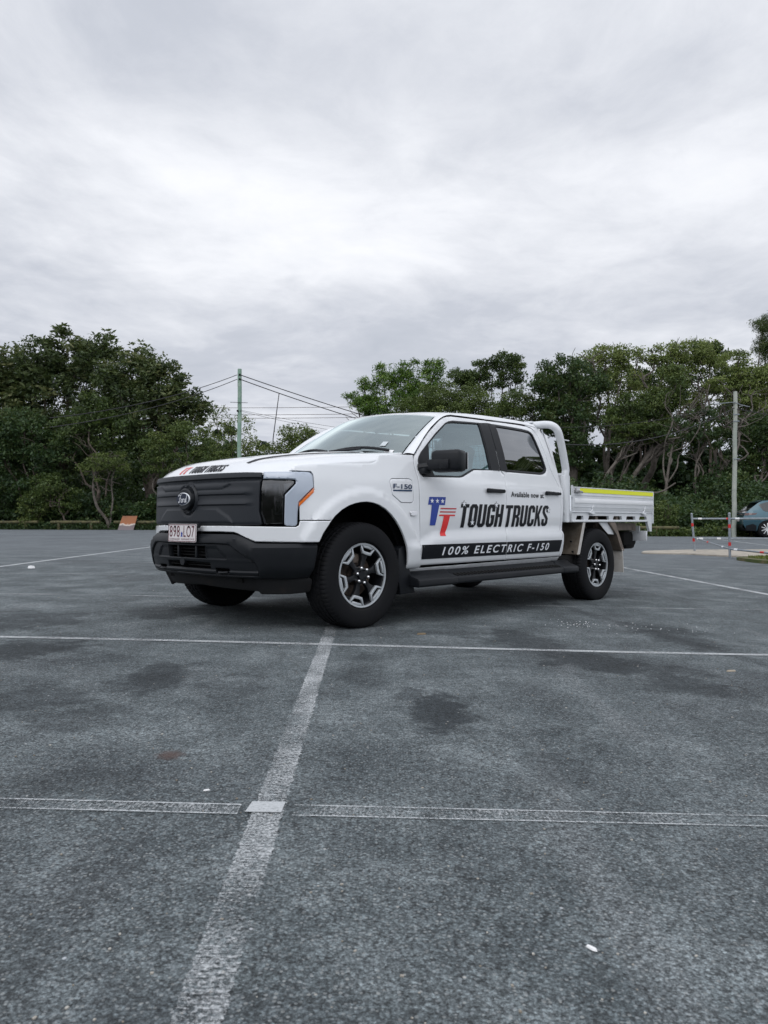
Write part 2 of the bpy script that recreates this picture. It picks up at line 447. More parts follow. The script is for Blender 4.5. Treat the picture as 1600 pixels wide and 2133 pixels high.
M['galv'] = pmat('galvanised', (.30, .33, .36), .45, metal=.55, var=(14, (.22, .25, .28), .4, .7))
M['tape_red'] = pmat('red_tape', (.55, .02, .02), .4)
M['tape_white'] = pmat('white_tape', (.75, .76, .78), .4)
M['polegreen'] = pmat('treated_pole', (.20, .31, .24), .8, var=(2.2, (.30, .38, .31), .4, .7), bump=(30, .4, .01))
M['polegrey'] = pmat('weathered_pole', (.30, .33, .29), .85, var=(1.6, (.42, .43, .38), .4, .7), bump=(25, .4, .01))
M['log'] = pmat('mossy_log', (.11, .10, .045), .9, var=(5, (.05, .048, .025), .4, .65), bump=(20, .5, .01))
M['cable'] = pmat('black_cable', (.02, .02, .022), .6)
M['cable2'] = pmat('pale_cable', (.16, .14, .13), .6)
M['bark'] = pmat('bark', (.13, .105, .085), .9, var=(5, (.075, .06, .05), .4, .65), bump=(18, .6, .02))
M['barkpale'] = pmat('pale_bark', (.115, .10, .086), .9, var=(4, (.065, .055, .045), .4, .65), bump=(14, .6, .02))
M['concrete'] = pmat('concrete_kerb', (.40, .36, .30), .9, var=(4, (.27, .245, .21), .4, .7), bump=(60, .3, .004))
M['shell'] = pmat('white_shell', (.80, .80, .80), .6)
M['panelgrey'] = pmat('grey_panel', (.52, .56, .58), .6)

def glass_mat(name, tint, base=.06, gain=1.0, gc=(1, 1, 1), rough=.01):
    m = bpy.data.materials.new(name); m.use_nodes = True; t = NT(m.node_tree); t.n.clear()
    tr = t.new('ShaderNodeBsdfTransparent', {'Color': (*tint, 1)}); gl = t.new('ShaderNodeBsdfGlossy', {'Roughness': rough, 'Color': (*gc, 1)})
    fr = t.new('ShaderNodeFresnel', {'IOR': 1.52}).outputs[0]
    f = t.math('ADD', t.math('MULTIPLY', fr, gain), base, clamp=True)
    mx = t.new('ShaderNodeMixShader', {0: f, 1: tr.outputs[0], 2: gl.outputs[0]})
    t.l.new(mx.outputs[0], t.new('ShaderNodeOutputMaterial').inputs[0]); return m
M['windscreen'] = glass_mat('windscreen_glass', (.40, .52, .50), .10, 2.2, (.86, .97, .97))
M['sideglass'] = glass_mat('side_glass', (.30, .43, .45), .12, 2.2, (.80, .95, 1.0))
M['privacy'] = glass_mat('privacy_glass', (.05, .055, .065), .10, 2.2, (.93, .96, 1.0))
M['lens'] = glass_mat('lamp_lens', (.30, .32, .35), .05, 1.5, (1, 1, 1), .11)

def board_mat():
    m = bpy.data.materials.new('rusty_board'); m.use_nodes = True; t = NT(m.node_tree); b = t.n['Principled BSDF']
    oc = t.new('ShaderNodeTexCoord').outputs['Object']; z = t.new('ShaderNodeSeparateXYZ', {0: oc}).outputs[2]
    n = t.noise(oc, 3.5, 5); zz = t.math('ADD', z, t.math('MULTIPLY', t.math('SUBTRACT', n, .5), .35))
    c = t.ramp(zz, [(0.0, (.16, .13, .14)), (.18, (.15, .12, .12)), (.24, (.55, .50, .45)), (.30, (.28, .10, .035)), (.62, (.25, .09, .035)), (.72, (.16, .07, .035)), (.80, (.5, .45, .4))])
    t.l.new(c, b.inputs['Base Color']); b.inputs['Roughness'].default_value = .7; return m
M['board'] = board_mat()

def leaf_mat(name, cols, trans=.25):
    m = bpy.data.materials.new(name); m.use_nodes = True; t = NT(m.node_tree); t.n.clear()
    a = t.new('ShaderNodeAttribute', attribute_name='rnd').outputs['Fac']
    c = t.ramp(a, [(i / (len(cols) - 1), q) for i, q in enumerate(cols)])
    d = t.new('ShaderNodeBsdfPrincipled', {'Base Color': c, 'Roughness': .5, 'Specular IOR Level': .35})
    tr = t.new('ShaderNodeBsdfTranslucent', {'Color': t.mix(.5, c, (.10, .14, .02))})
    mx = t.new('ShaderNodeMixShader', {0: trans, 1: d.outputs[0], 2: tr.outputs[0]})
    t.l.new(mx.outputs[0], t.new('ShaderNodeOutputMaterial').inputs[0]); return m
M['leaf_dark'] = leaf_mat('dark_leaf', [(0.018, 0.038, 0.016), (0.032, 0.068, 0.023), (0.060, 0.099, 0.030), (0.083, 0.103, 0.029)])
M['leaf_big'] = leaf_mat('broad_leaf', [(0.029, 0.048, 0.021), (0.058, 0.087, 0.032), (0.098, 0.128, 0.046), (0.162, 0.165, 0.065)])
M['leaf_mid'] = leaf_mat('mid_leaf', [(0.034, 0.059, 0.019), (0.065, 0.103, 0.027), (0.106, 0.146, 0.038), (0.156, 0.188, 0.053)])
M['leaf_olive'] = leaf_mat('olive_leaf', [(.068, .098, .028), (.122, .168, .044), (.175, .225, .062), (.24, .27, .09)])
M['leaf_bright'] = leaf_mat('bright_leaf', [(0.044, 0.095, 0.019), (0.090, 0.171, 0.030), (0.150, 0.247, 0.042), (0.226, 0.308, 0.069)])
M['leaf_grass'] = leaf_mat('grass_blade', [(.05, .075, .015), (.10, .13, .02), (.17, .19, .03), (.24, .22, .06)])

def asphalt():
    m = bpy.data.materials.new('asphalt'); m.use_nodes = True; t = NT(m.node_tree); b = t.n['Principled BSDF']
    oc = t.new('ShaderNodeTexCoord').outputs['Object']
    big = t.noise(oc, .42, 6, .62, .4); mid = t.noise(oc, 2.2, 6, .65, .3); fine = t.noise(oc, 48, 5, .75)
    v = t.new('ShaderNodeTexVoronoi', {'Vector': oc, 'Scale': 150.0}); vr = t.new('ShaderNodeSeparateColor', {0: v.outputs['Color']}).outputs[0]
    v2 = t.new('ShaderNodeTexVoronoi', {'Vector': oc, 'Scale': 300.0}); vr2 = t.new('ShaderNodeSeparateColor', {0: v2.outputs['Color']}).outputs[0]
    base = t.ramp(mid, [(.32, (.062, .076, .082)), (.50, (.111, .131, .138)), (.66, (.184, .210, .218))])
    base = t.mix(t.smooth(big, .50, .38), base, t.mix(.5, base, (.040, .047, .053)))
    drv = t.noise(t.new('ShaderNodeMapping', {'Vector': oc, 'Rotation': (0, 0, -.62), 'Scale': (2.6, .35, 1)}).outputs[0], 1.0, 5, .6)
    base = t.mix(t.math('MULTIPLY', t.smooth(drv, .56, .70), .40), base, (.19, .205, .212))
    base = t.mix(t.math('MULTIPLY', t.smooth(drv, .46, .34), .40), base, (.055, .063, .068))
    # stone to stone variation
    st = t.math('ADD', t.math('MULTIPLY', vr, .75), t.math('MULTIPLY', vr2, .45))
    st = t.math('ADD', .30, t.math('MULTIPLY', st, 1.15))
    stc = t.new('ShaderNodeCombineXYZ', {0: st, 1: st, 2: st}).outputs[0]
    base = t.vmath('MULTIPLY', base, stc)
    gn = t.math('ADD', t.math('MULTIPLY', t.noise(oc, 34, 4, .8), .38), t.math('MULTIPLY', t.noise(oc, 120, 3, .8), .62))
    gr = t.ramp(gn, [(.38, .34), (.50, 1.0), (.61, 1.85)])
    base = t.vmath('MULTIPLY', base, gr)
    v4 = t.new('ShaderNodeTexVoronoi', {'Vector': oc, 'Scale': 108.0}); c4 = t.new('ShaderNodeSeparateColor', {0: v4.outputs['Color']})
    stn = t.math('MULTIPLY', t.smooth(c4.outputs[0], .45, .95), t.smooth(v4.outputs['Distance'], .50, .30))
    base = t.mix(t.math('MULTIPLY', stn, .68), t.vmath('MULTIPLY', base, (.86, .86, .86)), t.mix(c4.outputs[1], (.24, .265, .28), (.33, .34, .33)))
    # pores between stones
    pore = t.smooth(v.outputs['Distance'], .45, .8)
    base = t.mix(t.math('MULTIPLY', pore, .35), base, (.018, .020, .022))
    pit = t.smooth(fine, .56, .68); base = t.mix(t.math('MULTIPLY', pit, .65), base, (.022, .024, .026))
    # stains and tracks (own places)
    sep_ = t.new('ShaderNodeSeparateXYZ', {0: oc}); x, y = sep_.outputs[0], sep_.outputs[1]
    wob = t.math('MULTIPLY', t.math('SUBTRACT', t.noise(oc, 3.0, 8, .80), .5), 4.2)
    stain = None
    for (cx, cy, rx, ry_, s) in [(.24, 3.25, .19, .36, .8), (.12, 3.55, .10, .18, .5), (-2.2, 4.45, .50, .45, .6), (-1.15, 3.75, .22, .42, .55), (-1.65, 3.25, .45, .26, .5), (-1.30, 2.95, .28, .22, .4), (-1.35, 1.86, .30, .26, .55),
                                 (1.30, 4.50, .34, .48, .6), (.98, 5.35, .30, .60, .5), (1.62, 4.05, .26, .40, .5), (2.25, 5.7, .30, .65, .5), (2.7, 4.3, .30, .35, .4), (1.75, 3.3, .30, .16, .35), (-.75, 3.6, .20, .30, .35), (-2.8, 5.7, .7, .6, .5), (-1.8, 6.3, .35, .5, .45),
                                 (-.95, 2.3, .22, .16, .3), (.62, 2.55, .14, .2, .3), (-.1, 4.2, .14, .5, .3), (-1.0, 8.2, 1.1, .5, .35)]:
        dx = t.math('DIVIDE', t.math('SUBTRACT', x, cx), rx); dy = t.math('DIVIDE', t.math('SUBTRACT', y, cy), ry_)
        d = t.math('SQRT', t.math('ADD', t.math('MULTIPLY', dx, dx), t.math('MULTIPLY', dy, dy)))
        k = t.math('MULTIPLY', t.smooth(t.math('ADD', d, wob), 1.12, .50), min(1.0, s * 1.5))
        stain = k if stain is None else t.math('MAXIMUM', stain, k)
    base = t.mix(stain, base, t.vmath('MULTIPLY', base, (.26, .28, .30)))
    # long curved tyre tracks, faint
    tx = t.math('SUBTRACT', x, t.math('ADD', 2.15, t.math('MULTIPLY', t.math('SINE', t.math('MULTIPLY', y, .55)), .35)))
    trk = t.smooth(t.math('ABSOLUTE', t.math('ADD', tx, t.math('MULTIPLY', wob, .12))), .10, .03)
    trk = t.math('MULTIPLY', trk, t.math('MULTIPLY', t.smooth(y, 3.6, 4.6), t.smooth(y, 10.5, 8.5)))
    base = t.mix(t.math('MULTIPLY', trk, .55), base, t.vmath('MULTIPLY', base, (.45, .46, .48)))
    # far streaks
    st2 = t.noise(t.vmath('MULTIPLY', oc, (.16, .9, 1)), 1.0, 5, .6)
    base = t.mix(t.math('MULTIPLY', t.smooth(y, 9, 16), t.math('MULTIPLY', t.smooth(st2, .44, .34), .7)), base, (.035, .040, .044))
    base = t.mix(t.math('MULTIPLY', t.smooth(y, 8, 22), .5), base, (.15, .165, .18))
    # rust spot
    rd = t.vmath('DISTANCE', oc, (-.74, 2.56, 0)); rs = t.smooth(t.math('ADD', rd, t.math('MULTIPLY', wob, .05)), .07, .015)
    base = t.mix(t.math('MULTIPLY', rs, .7), base, (.07, .032, .022))
    # pale stones and crumbs
    v3 = t.new('ShaderNodeTexVoronoi', {'Vector': oc, 'Scale': 34.0}); c3 = t.new('ShaderNodeSeparateColor', {0: v3.outputs['Color']})
    sp = t.math('MULTIPLY', t.math('GREATER_THAN', c3.outputs[0], .955), t.smooth(v3.outputs['Distance'], .17, .09))
    base = t.mix(t.math('MULTIPLY', sp, .8), base, t.mix(c3.outputs[1], (.42, .40, .36), (.5, .52, .55)))
    # cracks
    wv = t.vmath('ADD', oc, t.vmath('MULTIPLY', t.new('ShaderNodeTexNoise', {'Vector': oc, 'Scale': 2.6, 'Detail': 5.0}).outputs['Color'], (.5, .5, 0)))
    ve = t.new('ShaderNodeTexVoronoi', {'Vector': wv, 'Scale': .85}, feature='DISTANCE_TO_EDGE').outputs['Distance']
    cr = t.math('MULTIPLY', t.smooth(ve, .006, .002), t.smooth(t.noise(oc, .8, 3), .54, .62))
    base = t.mix(t.math('MULTIPLY', cr, .55), base, (.012, .013, .014))
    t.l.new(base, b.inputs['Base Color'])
    b.inputs['Roughness'].default_value = .82; b.inputs['Specular IOR Level'].default_value = .35
    h = t.math('SUBTRACT', t.math('MULTIPLY', t.math('SUBTRACT', 1.0, v.outputs['Distance']), 1.0), t.math('ADD', t.math('MULTIPLY', cr, .8), t.math('MULTIPLY', pit, .8)))
    bp = t.new('ShaderNodeBump', {'Height': h, 'Strength': .75, 'Distance': .004}); t.l.new(bp.outputs[0], b.inputs['Normal'])
    return m
M['asphalt'] = asphalt()

def line_mat(name, amount, edge=.0, seedv=0.0, horizontal=True, half=.045):
    """worn road paint: white only where the noise leaves it, sharper at its two edges. Object x runs along, y across."""
    m = bpy.data.materials.new(name); m.use_nodes = True; t = NT(m.node_tree); t.n.clear()
    oc = t.vmath('ADD', t.new('ShaderNodeTexCoord').outputs['Object'], (0, 0, 0)); ocs = t.vmath('ADD', oc, (seedv, seedv, 0))
    a = t.noise(t.vmath('MULTIPLY', ocs, (1.0, 1.0, 1)), 110, 5, .8); bgn = t.noise(ocs, 2.3, 4, .6)
    st = t.noise(t.vmath('MULTIPLY', ocs, (2.6, .5, 1)), 60, 4, .7)
    v = t.math('ADD', t.math('MULTIPLY', a, .6), t.math('MULTIPLY', st, .4))
    lev = t.math('ADD', amount, t.math('MULTIPLY', t.math('SUBTRACT', bgn, .5), .5))
    yy = t.math('ABSOLUTE', t.new('ShaderNodeSeparateXYZ', {0: oc}).outputs[1])
    ed = t.math('MULTIPLY', t.smooth(yy, half - .009, half - .004), edge)
    rag = t.math('MULTIPLY', t.smooth(t.math('ADD', yy, t.math('MULTIPLY', t.math('SUBTRACT', t.noise(ocs, 45, 4, .7), .5), .030)), half - .010, half - .001), -.45 if edge < .08 else 0.0)
    ed = t.math('ADD', ed, rag)
    lev = t.math('ADD', lev, ed)
    al = t.math('MULTIPLY', t.smooth(t.math('ADD', v, lev), .94, 1.16), .9)
    d = t.new('ShaderNodeBsdfPrincipled', {'Base Color': t.ramp(a, [(.3, (.36, .38, .39)), (.7, (.58, .60, .61))]), 'Roughness': .75})
    tr = t.new('ShaderNodeBsdfTransparent')
    mx = t.new('ShaderNodeMixShader', {0: al, 1: tr.outputs[0], 2: d.outputs[0]})
    t.l.new(mx.outputs[0], t.new('ShaderNodeOutputMaterial').inputs[0]); return m
# ------------------------------------------------------------------ ground
def gz(X, Y):
    return -.12 * math.tanh(X / 4) + float(np.interp(Y, [0, 8, 20, 26, 32, 40, 60, 400], [0, 0, .02, .08, .24, .26, .3, .3]))
def sheet(name, xs, ys, mat, dz=0.0, keep=None):
    V = [(x, y, gz(x, y) + dz) for y in ys for x in xs]; n = len(xs); F = []
    for j in range(len(ys) - 1):
        for i in range(n - 1):
            if keep is None or keep((xs[i] + xs[i + 1]) / 2, (ys[j] + ys[j + 1]) / 2): F.append((j * n + i, j * n + i + 1, (j + 1) * n + i + 1, (j + 1) * n + i))
    o = mesh_obj(name, V, F, mat, smooth=True, angle=180); o['kind'] = 'structure'; return o
gx = sorted(set(list(np.linspace(-12, 12, 33)) + [-900, -300, -120, -80, -60, -45, -36, -30, -25, -20, -16] + [900, 300, 120, 80, 60, 45, 36, 30, 25, 20, 16]))
gy = [-400, -100, -40, -20, -10, -5, 0, 2, 4, 6, 8, 10, 12, 14, 16, 18, 20, 22, 24, 26, 28, 30, 32, 34, 36, 38, 40, 44, 50, 60, 80, 120, 200, 400, 900]
soil = pmat('leafy_soil', (.05, .045, .028), .95, var=(1.2, (.045, .06, .022), .4, .62), bump=(12, .6, .03))
sheet('ground', gx, gy, soil, -.012)
# the car park: asphalt up to a verge that runs in front of the log rails
def edgeY(x): return float(np.interp(x, [-60, -20, -11, 5, 12.7, 60], [43, 38.6, 36.6, 34.3, 33.3, 26.5]))
ax = np.linspace(-60, 40, 101); ayn = 60
V = []; F = []
for j in range(ayn + 1):
    t = j / ayn
    for x in ax:
        y = -14 + (edgeY(x) + .10 * math.sin(x * 1.7) + .07 * math.sin(x * 4.1 + 1) + 14) * t; V.append((x, y, gz(x, y)))
n = len(ax)
for j in range(ayn):
    for i in range(n - 1): a = j * n + i; F.append((a, a + 1, a + n + 1, a + n))
o = mesh_obj('car_park', V, F, M['asphalt'], smooth=True, angle=180); o['kind'] = 'structure'

# painted bay lines: (x0, y0, x1, y1, width, amount, edge, seed)
LN = [(-.30, 1.0, -.405, 5.9, .102, .555, .02, 1), (-.30, -2.5, -.30, .998, .10, .45, .1, 11),
      (-9.0, 2.02, -.405, 2.095, .072, .47, .14, 2), (-.255, 2.10, 9.0, 2.25, .080, .47, .14, 3),
      (-9.0, 4.73, 9.0, 5.05, .062, .60, .10, 4), (-9.5, 7.38, 9.0, 7.74, .045, .50, .1, 5), (-5.9, 10.2, 4.8, 10.02, .055, .50, .1, 6), (-5.9, 12.9, 4.8, 12.4, .055, .52, .1, 7), (-5.9, 15.4, 4.8, 15.0, .055, .40, .1, 27),
      (-5.86, 9.0, -6.22, 21.0, .10, .66, .1, 8), (-5.65, 3.0, -5.86, 8.998, .10, .5, .1, 28), (4.80, 9.0, 4.52, 19.0, .10, .62, .1, 9), (4.95, 2.5, 4.80, 8.998, .10, .5, .1, 29), (13.4, 24.0, 13.55, 30.0, .10, .6, .1, 10), (-12.5, 24, -6.3, 24.3, .08, .4, .1, 30)]
for (x0, y0, x1, y1, wd, am, ed, sd) in LN:
    L = math.hypot(x1 - x0, y1 - y0); ang = math.atan2(y1 - y0, x1 - x0); k = max(8, int(L / .5)); V = []; F = []
    cx, cy = (x0 + x1) / 2, (y0 + y1) / 2; hgt = gz(cx, cy) + .004
    for i in range(k + 1):
        u = -L / 2 + L * i / k
        for v in (-wd / 2, wd / 2):
            X = cx + u * math.cos(ang) - v * math.sin(ang); Y = cy + u * math.sin(ang) + v * math.cos(ang); V.append((u, v, gz(X, Y) + .004 - hgt + .0004 * (i % 2 == 0) * 0))
    for i in range(k): F.append((2 * i, 2 * i + 2, 2 * i + 3, 2 * i + 1))
    o = mesh_obj('painted_line', V, F, line_mat('line_paint', am - .02, ed, sd * 3.7, half=wd / 2), smooth=True, angle=180, loc=(cx, cy, hgt)); o.rotation_euler = (0, 0, ang); o['kind'] = 'structure'
# the brighter square where the two lines cross
o = mesh_obj('painted_line', [(-.385, 2.070, gz(-.4, 2.1) + .006), (-.285, 2.074, gz(-.3, 2.1) + .006), (-.283, 2.150, gz(-.3, 2.1) + .006), (-.378, 2.146, gz(-.4, 2.1) + .006)], [(0, 1, 2, 3)], line_mat('line_paint_fresh', .68, 0, 5.5, half=9), smooth=False); o['kind'] = 'structure'

# small litter
def chip(name, x, y, L, W_, ang, label, h=.003, mat=None):
    rnd = random.Random(int(x * 100)); p = []
    for i in range(6):
        a = 2 * math.pi * i / 6; k = .62 + .5 * rnd.random(); p.append((math.cos(a) * L / 2 * k, math.sin(a) * W_ / 2 * k))
    b = MB(); n = len(p); vs = [(q[0] * 1.0, q[1], 0) for q in p] + [(q[0] * .8, q[1] * .75, h) for q in p] + [(0, 0, h * 1.15)]
    fs = [(i, (i + 1) % n, n + (i + 1) % n, n + i) for i in range(n)] + [(n + i, n + (i + 1) % n, 2 * n) for i in range(n)] + [tuple(range(n))[::-1]]
    b.raw(vs, fs); o = b.build(name, mat or M['shell']); o.location = (x, y, gz(x, y) + .001); o.rotation_euler = (0, 0, ang); tag(o, label, 'litter'); return o
chip('paper_scrap', -.53, 2.235, .022, .010, .3, 'small white curled scrap left of the worn line, above the bright paint square')
chip('shell_chip', .405, 1.462, .034, .012, -1.0, 'elongated white chip lying alone on the near asphalt at lower right')
chip('white_fragment', -5.31, 11.2, .12, .09, 0, 'white lump on the asphalt beside the far left bay line', .035)
chip('dry_leaf', -.28 + .55, 5.45, .09, .03, .3, 'pale dry leaf on the asphalt just behind the front tyre', .01, pmat('dry_leaf', (.20, .15, .09), .8))
chip('dry_leaf', 2.02, 4.35, .07, .015, .1, 'thin pale twig-like leaf on the asphalt at right, below the long painted line', .008, pmat('dry_leaf2', (.38, .33, .26), .8))
rnd = random.Random(5); b = MB()
for i in range(90):
    if i < 55: x, y = rnd.gauss(1.62, .13), rnd.gauss(6.28, .10)
    else: x, y = rnd.gauss(2.25, .30), rnd.gauss(6.15, .20)
    s = rnd.uniform(.003, .007); b.box((x, y, gz(x, y) + s * .3), (s, s * rnd.uniform(.5, 1.3), s * .6), rot=Matrix.Rotation(rnd.uniform(0, 3), 4, 'Z'))
o = b.build('white_crumbs', M['shell'], smooth=False); tag(o, 'scatter of tiny white crumbs on the asphalt near the rear wheel', 'crumbs', kind='stuff')
b = MB()
for i in range(420):
    y = 1.1 + 9 * rnd.random() ** 1.6; x = rnd.uniform(-.6, .62) * y; s = rnd.uniform(.0018, .0042) * (1 + .12 * y)
    b.box((x, y, gz(x, y) + s * .3), (s, s * rnd.uniform(.5, 1.6), s * .5), rot=Matrix.Rotation(rnd.uniform(0, 3), 4, 'Z'))
o = b.build('loose_grit', pmat('grit', (.42, .40, .36), .8, var=(9, (.2, .17, .13), .4, .6)), smooth=False); tag(o, 'loose pale grit scattered over the car park', 'grit', kind='stuff')

# kerbed island at the right: pale concrete, dark hollow, grass
def flat(name, poly, mat, h, kind='structure'):
    P, F, bnd = tri2d(fillet(poly, .25), (), .5, 0.0, .35); n = len(P)
    V = [(p[0], p[1], gz(*p) + h) for p in P] + [(p[0], p[1], gz(*p) - .03) for p in P]
    bs = [(i, j, j + n, i + n) for i, j in bnd]
    o = mesh_obj(name, V, [tuple(int(q) for q in f) for f in F] + [(j, i, i + n, j + n) for i, j in bnd], mat, angle=40); o['kind'] = kind; return o
flat('concrete_apron', [(7.1, 20.6), (8.3, 20.2), (8.7, 19.2), (9.3, 18.6), (30, 17.0), (30, 22.2), (12, 22.6), (9.2, 22.4), (7.6, 21.7)], M['concrete'], .035)
flat('grass_island', [(8.25, 17.55), (9.3, 18.3), (12, 18.2), (30, 17.2), (30, 13.5), (10, 14.4), (8.15, 16.1)], pmat('worn_grass', (.055, .075, .018), .95, var=(2.5, (.12, .10, .05), .45, .6), bump=(30, .6, .02)), .07)
# ------------------------------------------------------------------ the truck (local frame: x forward, y to its left, z up, origin under the front axle)
CP = [(.905,0),(.900,.15),(.887,.30),(.862,.45),(.823,.60),(.770,.72),(.695,.82),(.605,.90),(.515,.947),(.42,.973),(.30,.990),(.15,1.0),(-.1,1.003),(-.65,1.0),(-1.5,1.0),(-2.3,.998),(-2.95,.99),(-5.2,.99)]
def _cat(P, n=12):
    P = [np.array(p, float) for p in P]; P = [np.array([P[1][0], -P[1][1]])] + P + [2 * P[-1] - P[-2]]; out = []
    for i in range(1, len(P) - 2):
        p0, p1, p2, p3 = P[i - 1:i + 3]; a = np.linalg.norm(p2 - p1)
        m1 = (p2 - p0) / (np.linalg.norm(p2 - p1) + np.linalg.norm(p1 - p0)) * a; m2 = (p3 - p1) / (np.linalg.norm(p3 - p2) + np.linalg.norm(p2 - p1)) * a
        for k in range(n):
            t = k / n; out.append((2*t**3-3*t**2+1)*p1+(t**3-2*t**2+t)*m1+(-2*t**3+3*t**2)*p2+(t**3-t**2)*m2)
    out.append(P[-2]); return np.array(out)
CC = _cat(CP); SS = np.concatenate([[0], np.cumsum(np.linalg.norm(np.diff(CC, axis=0), axis=1))])
TT_ = np.gradient(CC, axis=0); TT_ /= np.linalg.norm(TT_, axis=1)[:, None]; NN = np.stack([TT_[:, 1], -TT_[:, 0]], 1)
INZ = [.20, .30, .38, .42, .46, .60, .9, 1.05, 1.13, 1.2, 1.25, 1.5, 1.7, 1.8, 1.84, 1.9]; INV = [.14, .12, .08, .05, .025, 0, 0, .003, .01, .03, .045, .115, .185, .235, .27, .32]
_zz = np.linspace(.2, 1.9, 341); _iv = np.interp(_zz, INZ, INV); _iv = np.convolve(np.pad(_iv, 6, mode='edge'), np.ones(13) / 13, 'valid')
def inward(z): return float(np.interp(z, _zz, _iv))
# outlines are written in the arc length of an earlier, flatter nose; this table carries them over
S_MAP = [(0, 0, 1.012), (0.35, 0.2728, 1.0166), (0.4, 0.3222, 1.0169), (0.45, 0.3714, 1.0173), (0.5, 0.4202, 1.0178), (0.55, 0.4687, 1.0184), (0.6, 0.5185, 1.0188), (0.65, 0.5694, 1.0188), (0.7, 0.6209, 1.0186), (0.75, 0.6736, 1.0179), (0.8, 0.7267, 1.0169), (0.85, 0.7791, 1.0159), (0.9, 0.831, 1.015), (0.95, 0.8824, 1.0137), (1.0, 0.9328, 1.0118), (1.05, 0.9818, 1.0096), (1.1, 1.0296, 1.0076), (1.15, 1.0765, 1.0057), (1.2, 1.1233, 1.0042), (1.25, 1.1707, 1.0032), (1.3, 1.2183, 1.0023), (1.35, 1.2663, 1.0017), (1.4, 1.3145, 1.0011), (1.45, 1.3627, 1.0006), (1.5, 1.4113, 1.0002), (1.55, 1.4606, 1.0), (1.6, 1.5104, 0.9999), (1.65, 1.5603, 0.9999), (1.7, 1.6104, 1.0), (1.75, 1.6606, 1.0), (1.8, 1.7106, 1.0), (1.85, 1.7606, 1.0), (2.0, 1.9106, 1.0), (2.4, 2.3106, 1.0), (5.9, 5.8106, 1.0)]
_ms, _mn, _mk = (np.array(q) for q in zip(*S_MAP))
def SURF(s, z, off=0.0):
    a0 = abs(s); k_ = float(np.interp(a0, _ms, _mk)); z = .8227 + (z - .8227) * k_
    a = float(np.interp(a0, _ms, _mn)); x = float(np.interp(a, SS, CC[:, 0])); y = float(np.interp(a, SS, CC[:, 1])); nx = float(np.interp(a, SS, NN[:, 0])); ny = float(np.interp(a, SS, NN[:, 1]))
    k = off - inward(z); sg = 1 if s >= 0 else -1
    return (x + nx * k, sg * (y + ny * k), z)
def ss(x): x = min(max(x, 0.0), 1.0); return x * x * (3 - 2 * x)
def sym(half): return list(half) + [(-s, z) for s, z in half[::-1] if abs(s) > 1e-6]

TH = 0.8073
truck = empty('flatbed_truck', (-.8686, 6.361, 0), math.pi + R(46.385), 'white crew cab utility truck with white aluminium tray and lettered doors', 'truck')
truck.location.z = 0.0
ARCH = [(1.233, .672), (1.270, .740), (1.323, .810), (1.375, .862), (1.436, .905), (1.50, .935), (1.568, .955), (1.63, .965), (1.694, .968), (1.76, .962), (1.824, .946), (1.895, .916), (1.959, .874), (2.02, .820), (2.072, .758), (2.112, .695), (2.144, .625), (2.165, .55)]
AC = (1.69, .405)
def flare(s, z):
    """raised lip round the wheel opening"""
    r = math.hypot(s - AC[0], (z - AC[1]))
    if s < .95 or s > 2.4: return 0
    o = .020 * (1 - ss((r - .640) / .018)) + .010 * (1 - ss((r - .60) / .20))
    return o * ss((z - .38) / .1)
def door_off(s, z):
    zc = float(np.interp(s, [2.30, 2.38, 2.517, 2.75, 3.58, 4.62], [.655, .657, .712, .722, .735, .735]))
    o = .017 * ss((zc - z) / .05) - .006 * math.exp(-((z - zc - .01) / .05) ** 2) * (1 if z > zc else ss(1 - (zc - z) / .02))
    o += .006 * math.exp(-((z - 1.13) / .035) ** 2) * ss((s - 2.4) / .6)
    return o
def fend_off(s, z):
    o = flare(s, z)
    k = ss((s - 2.12) / .15)
    return o + .017 * k * ss((.657 - z) / .05)

# body panels ---------------------------------------------------------
fender = [(1.012, 1.180), (1.040, 1.203), (1.068, 1.219), (1.138, 1.229), (1.438, 1.248), (1.808, 1.269), (1.874, 1.289), (1.92, 1.343), (2.10, 1.360), (2.337, 1.371),
          (2.322, 1.281), (2.334, 1.18), (2.330, 1.0), (2.331, .80), (2.331, .655), (2.333, .435), (2.185, .435)] + ARCH[::-1][:-1][:16] + [(1.335, .829), (1.090, .829), (1.088, .943), (1.207, 1.040), (1.207, 1.155), (1.190, 1.178)]
charge = fillet([(2.010, 1.158), (2.228, 1.166), (2.258, 1.150), (2.258, .985), (2.236, .970), (2.102, .970), (1.998, 1.030), (1.984, 1.136)], .012)
fo = panel('fender', fender, M['paint'], truck, SURF, holes=[inset(ccw(charge), -.003)], off=fend_off, grid=.026, mirror=True, rnd=.003)
panel('charge_port_door', inset(ccw(charge), .0015), M['paint'], truck, SURF, off=lambda s, z: fend_off(s, z) + .001, grid=.03, rnd=.0035)
# F-150 badge
panel('fender_badge', [(2.010, 1.059), (2.236, 1.063), (2.237, 1.075), (2.010, 1.071)], M['badgeblue'], truck, SURF, off=.006, grid=.05, th=.006, rnd=.001)
bdg = [o for o in truck.children if o.name == 'fender_badge'][0]
decal('badge_lettering', fitted(text2d('F-150', 1.0, .022), 2.010, 2.236, 1.080, 1.119, 0.004), M['badgeblue'], bdg, SURF, .0085)
panel('side_sensor', fillet([(2.205, .862), (2.262, .862), (2.285, .878), (2.285, .900), (2.212, .902), (2.203, .895)], .006), M['chrome'], truck, SURF, off=.016, grid=.05, th=.02, rnd=.005)

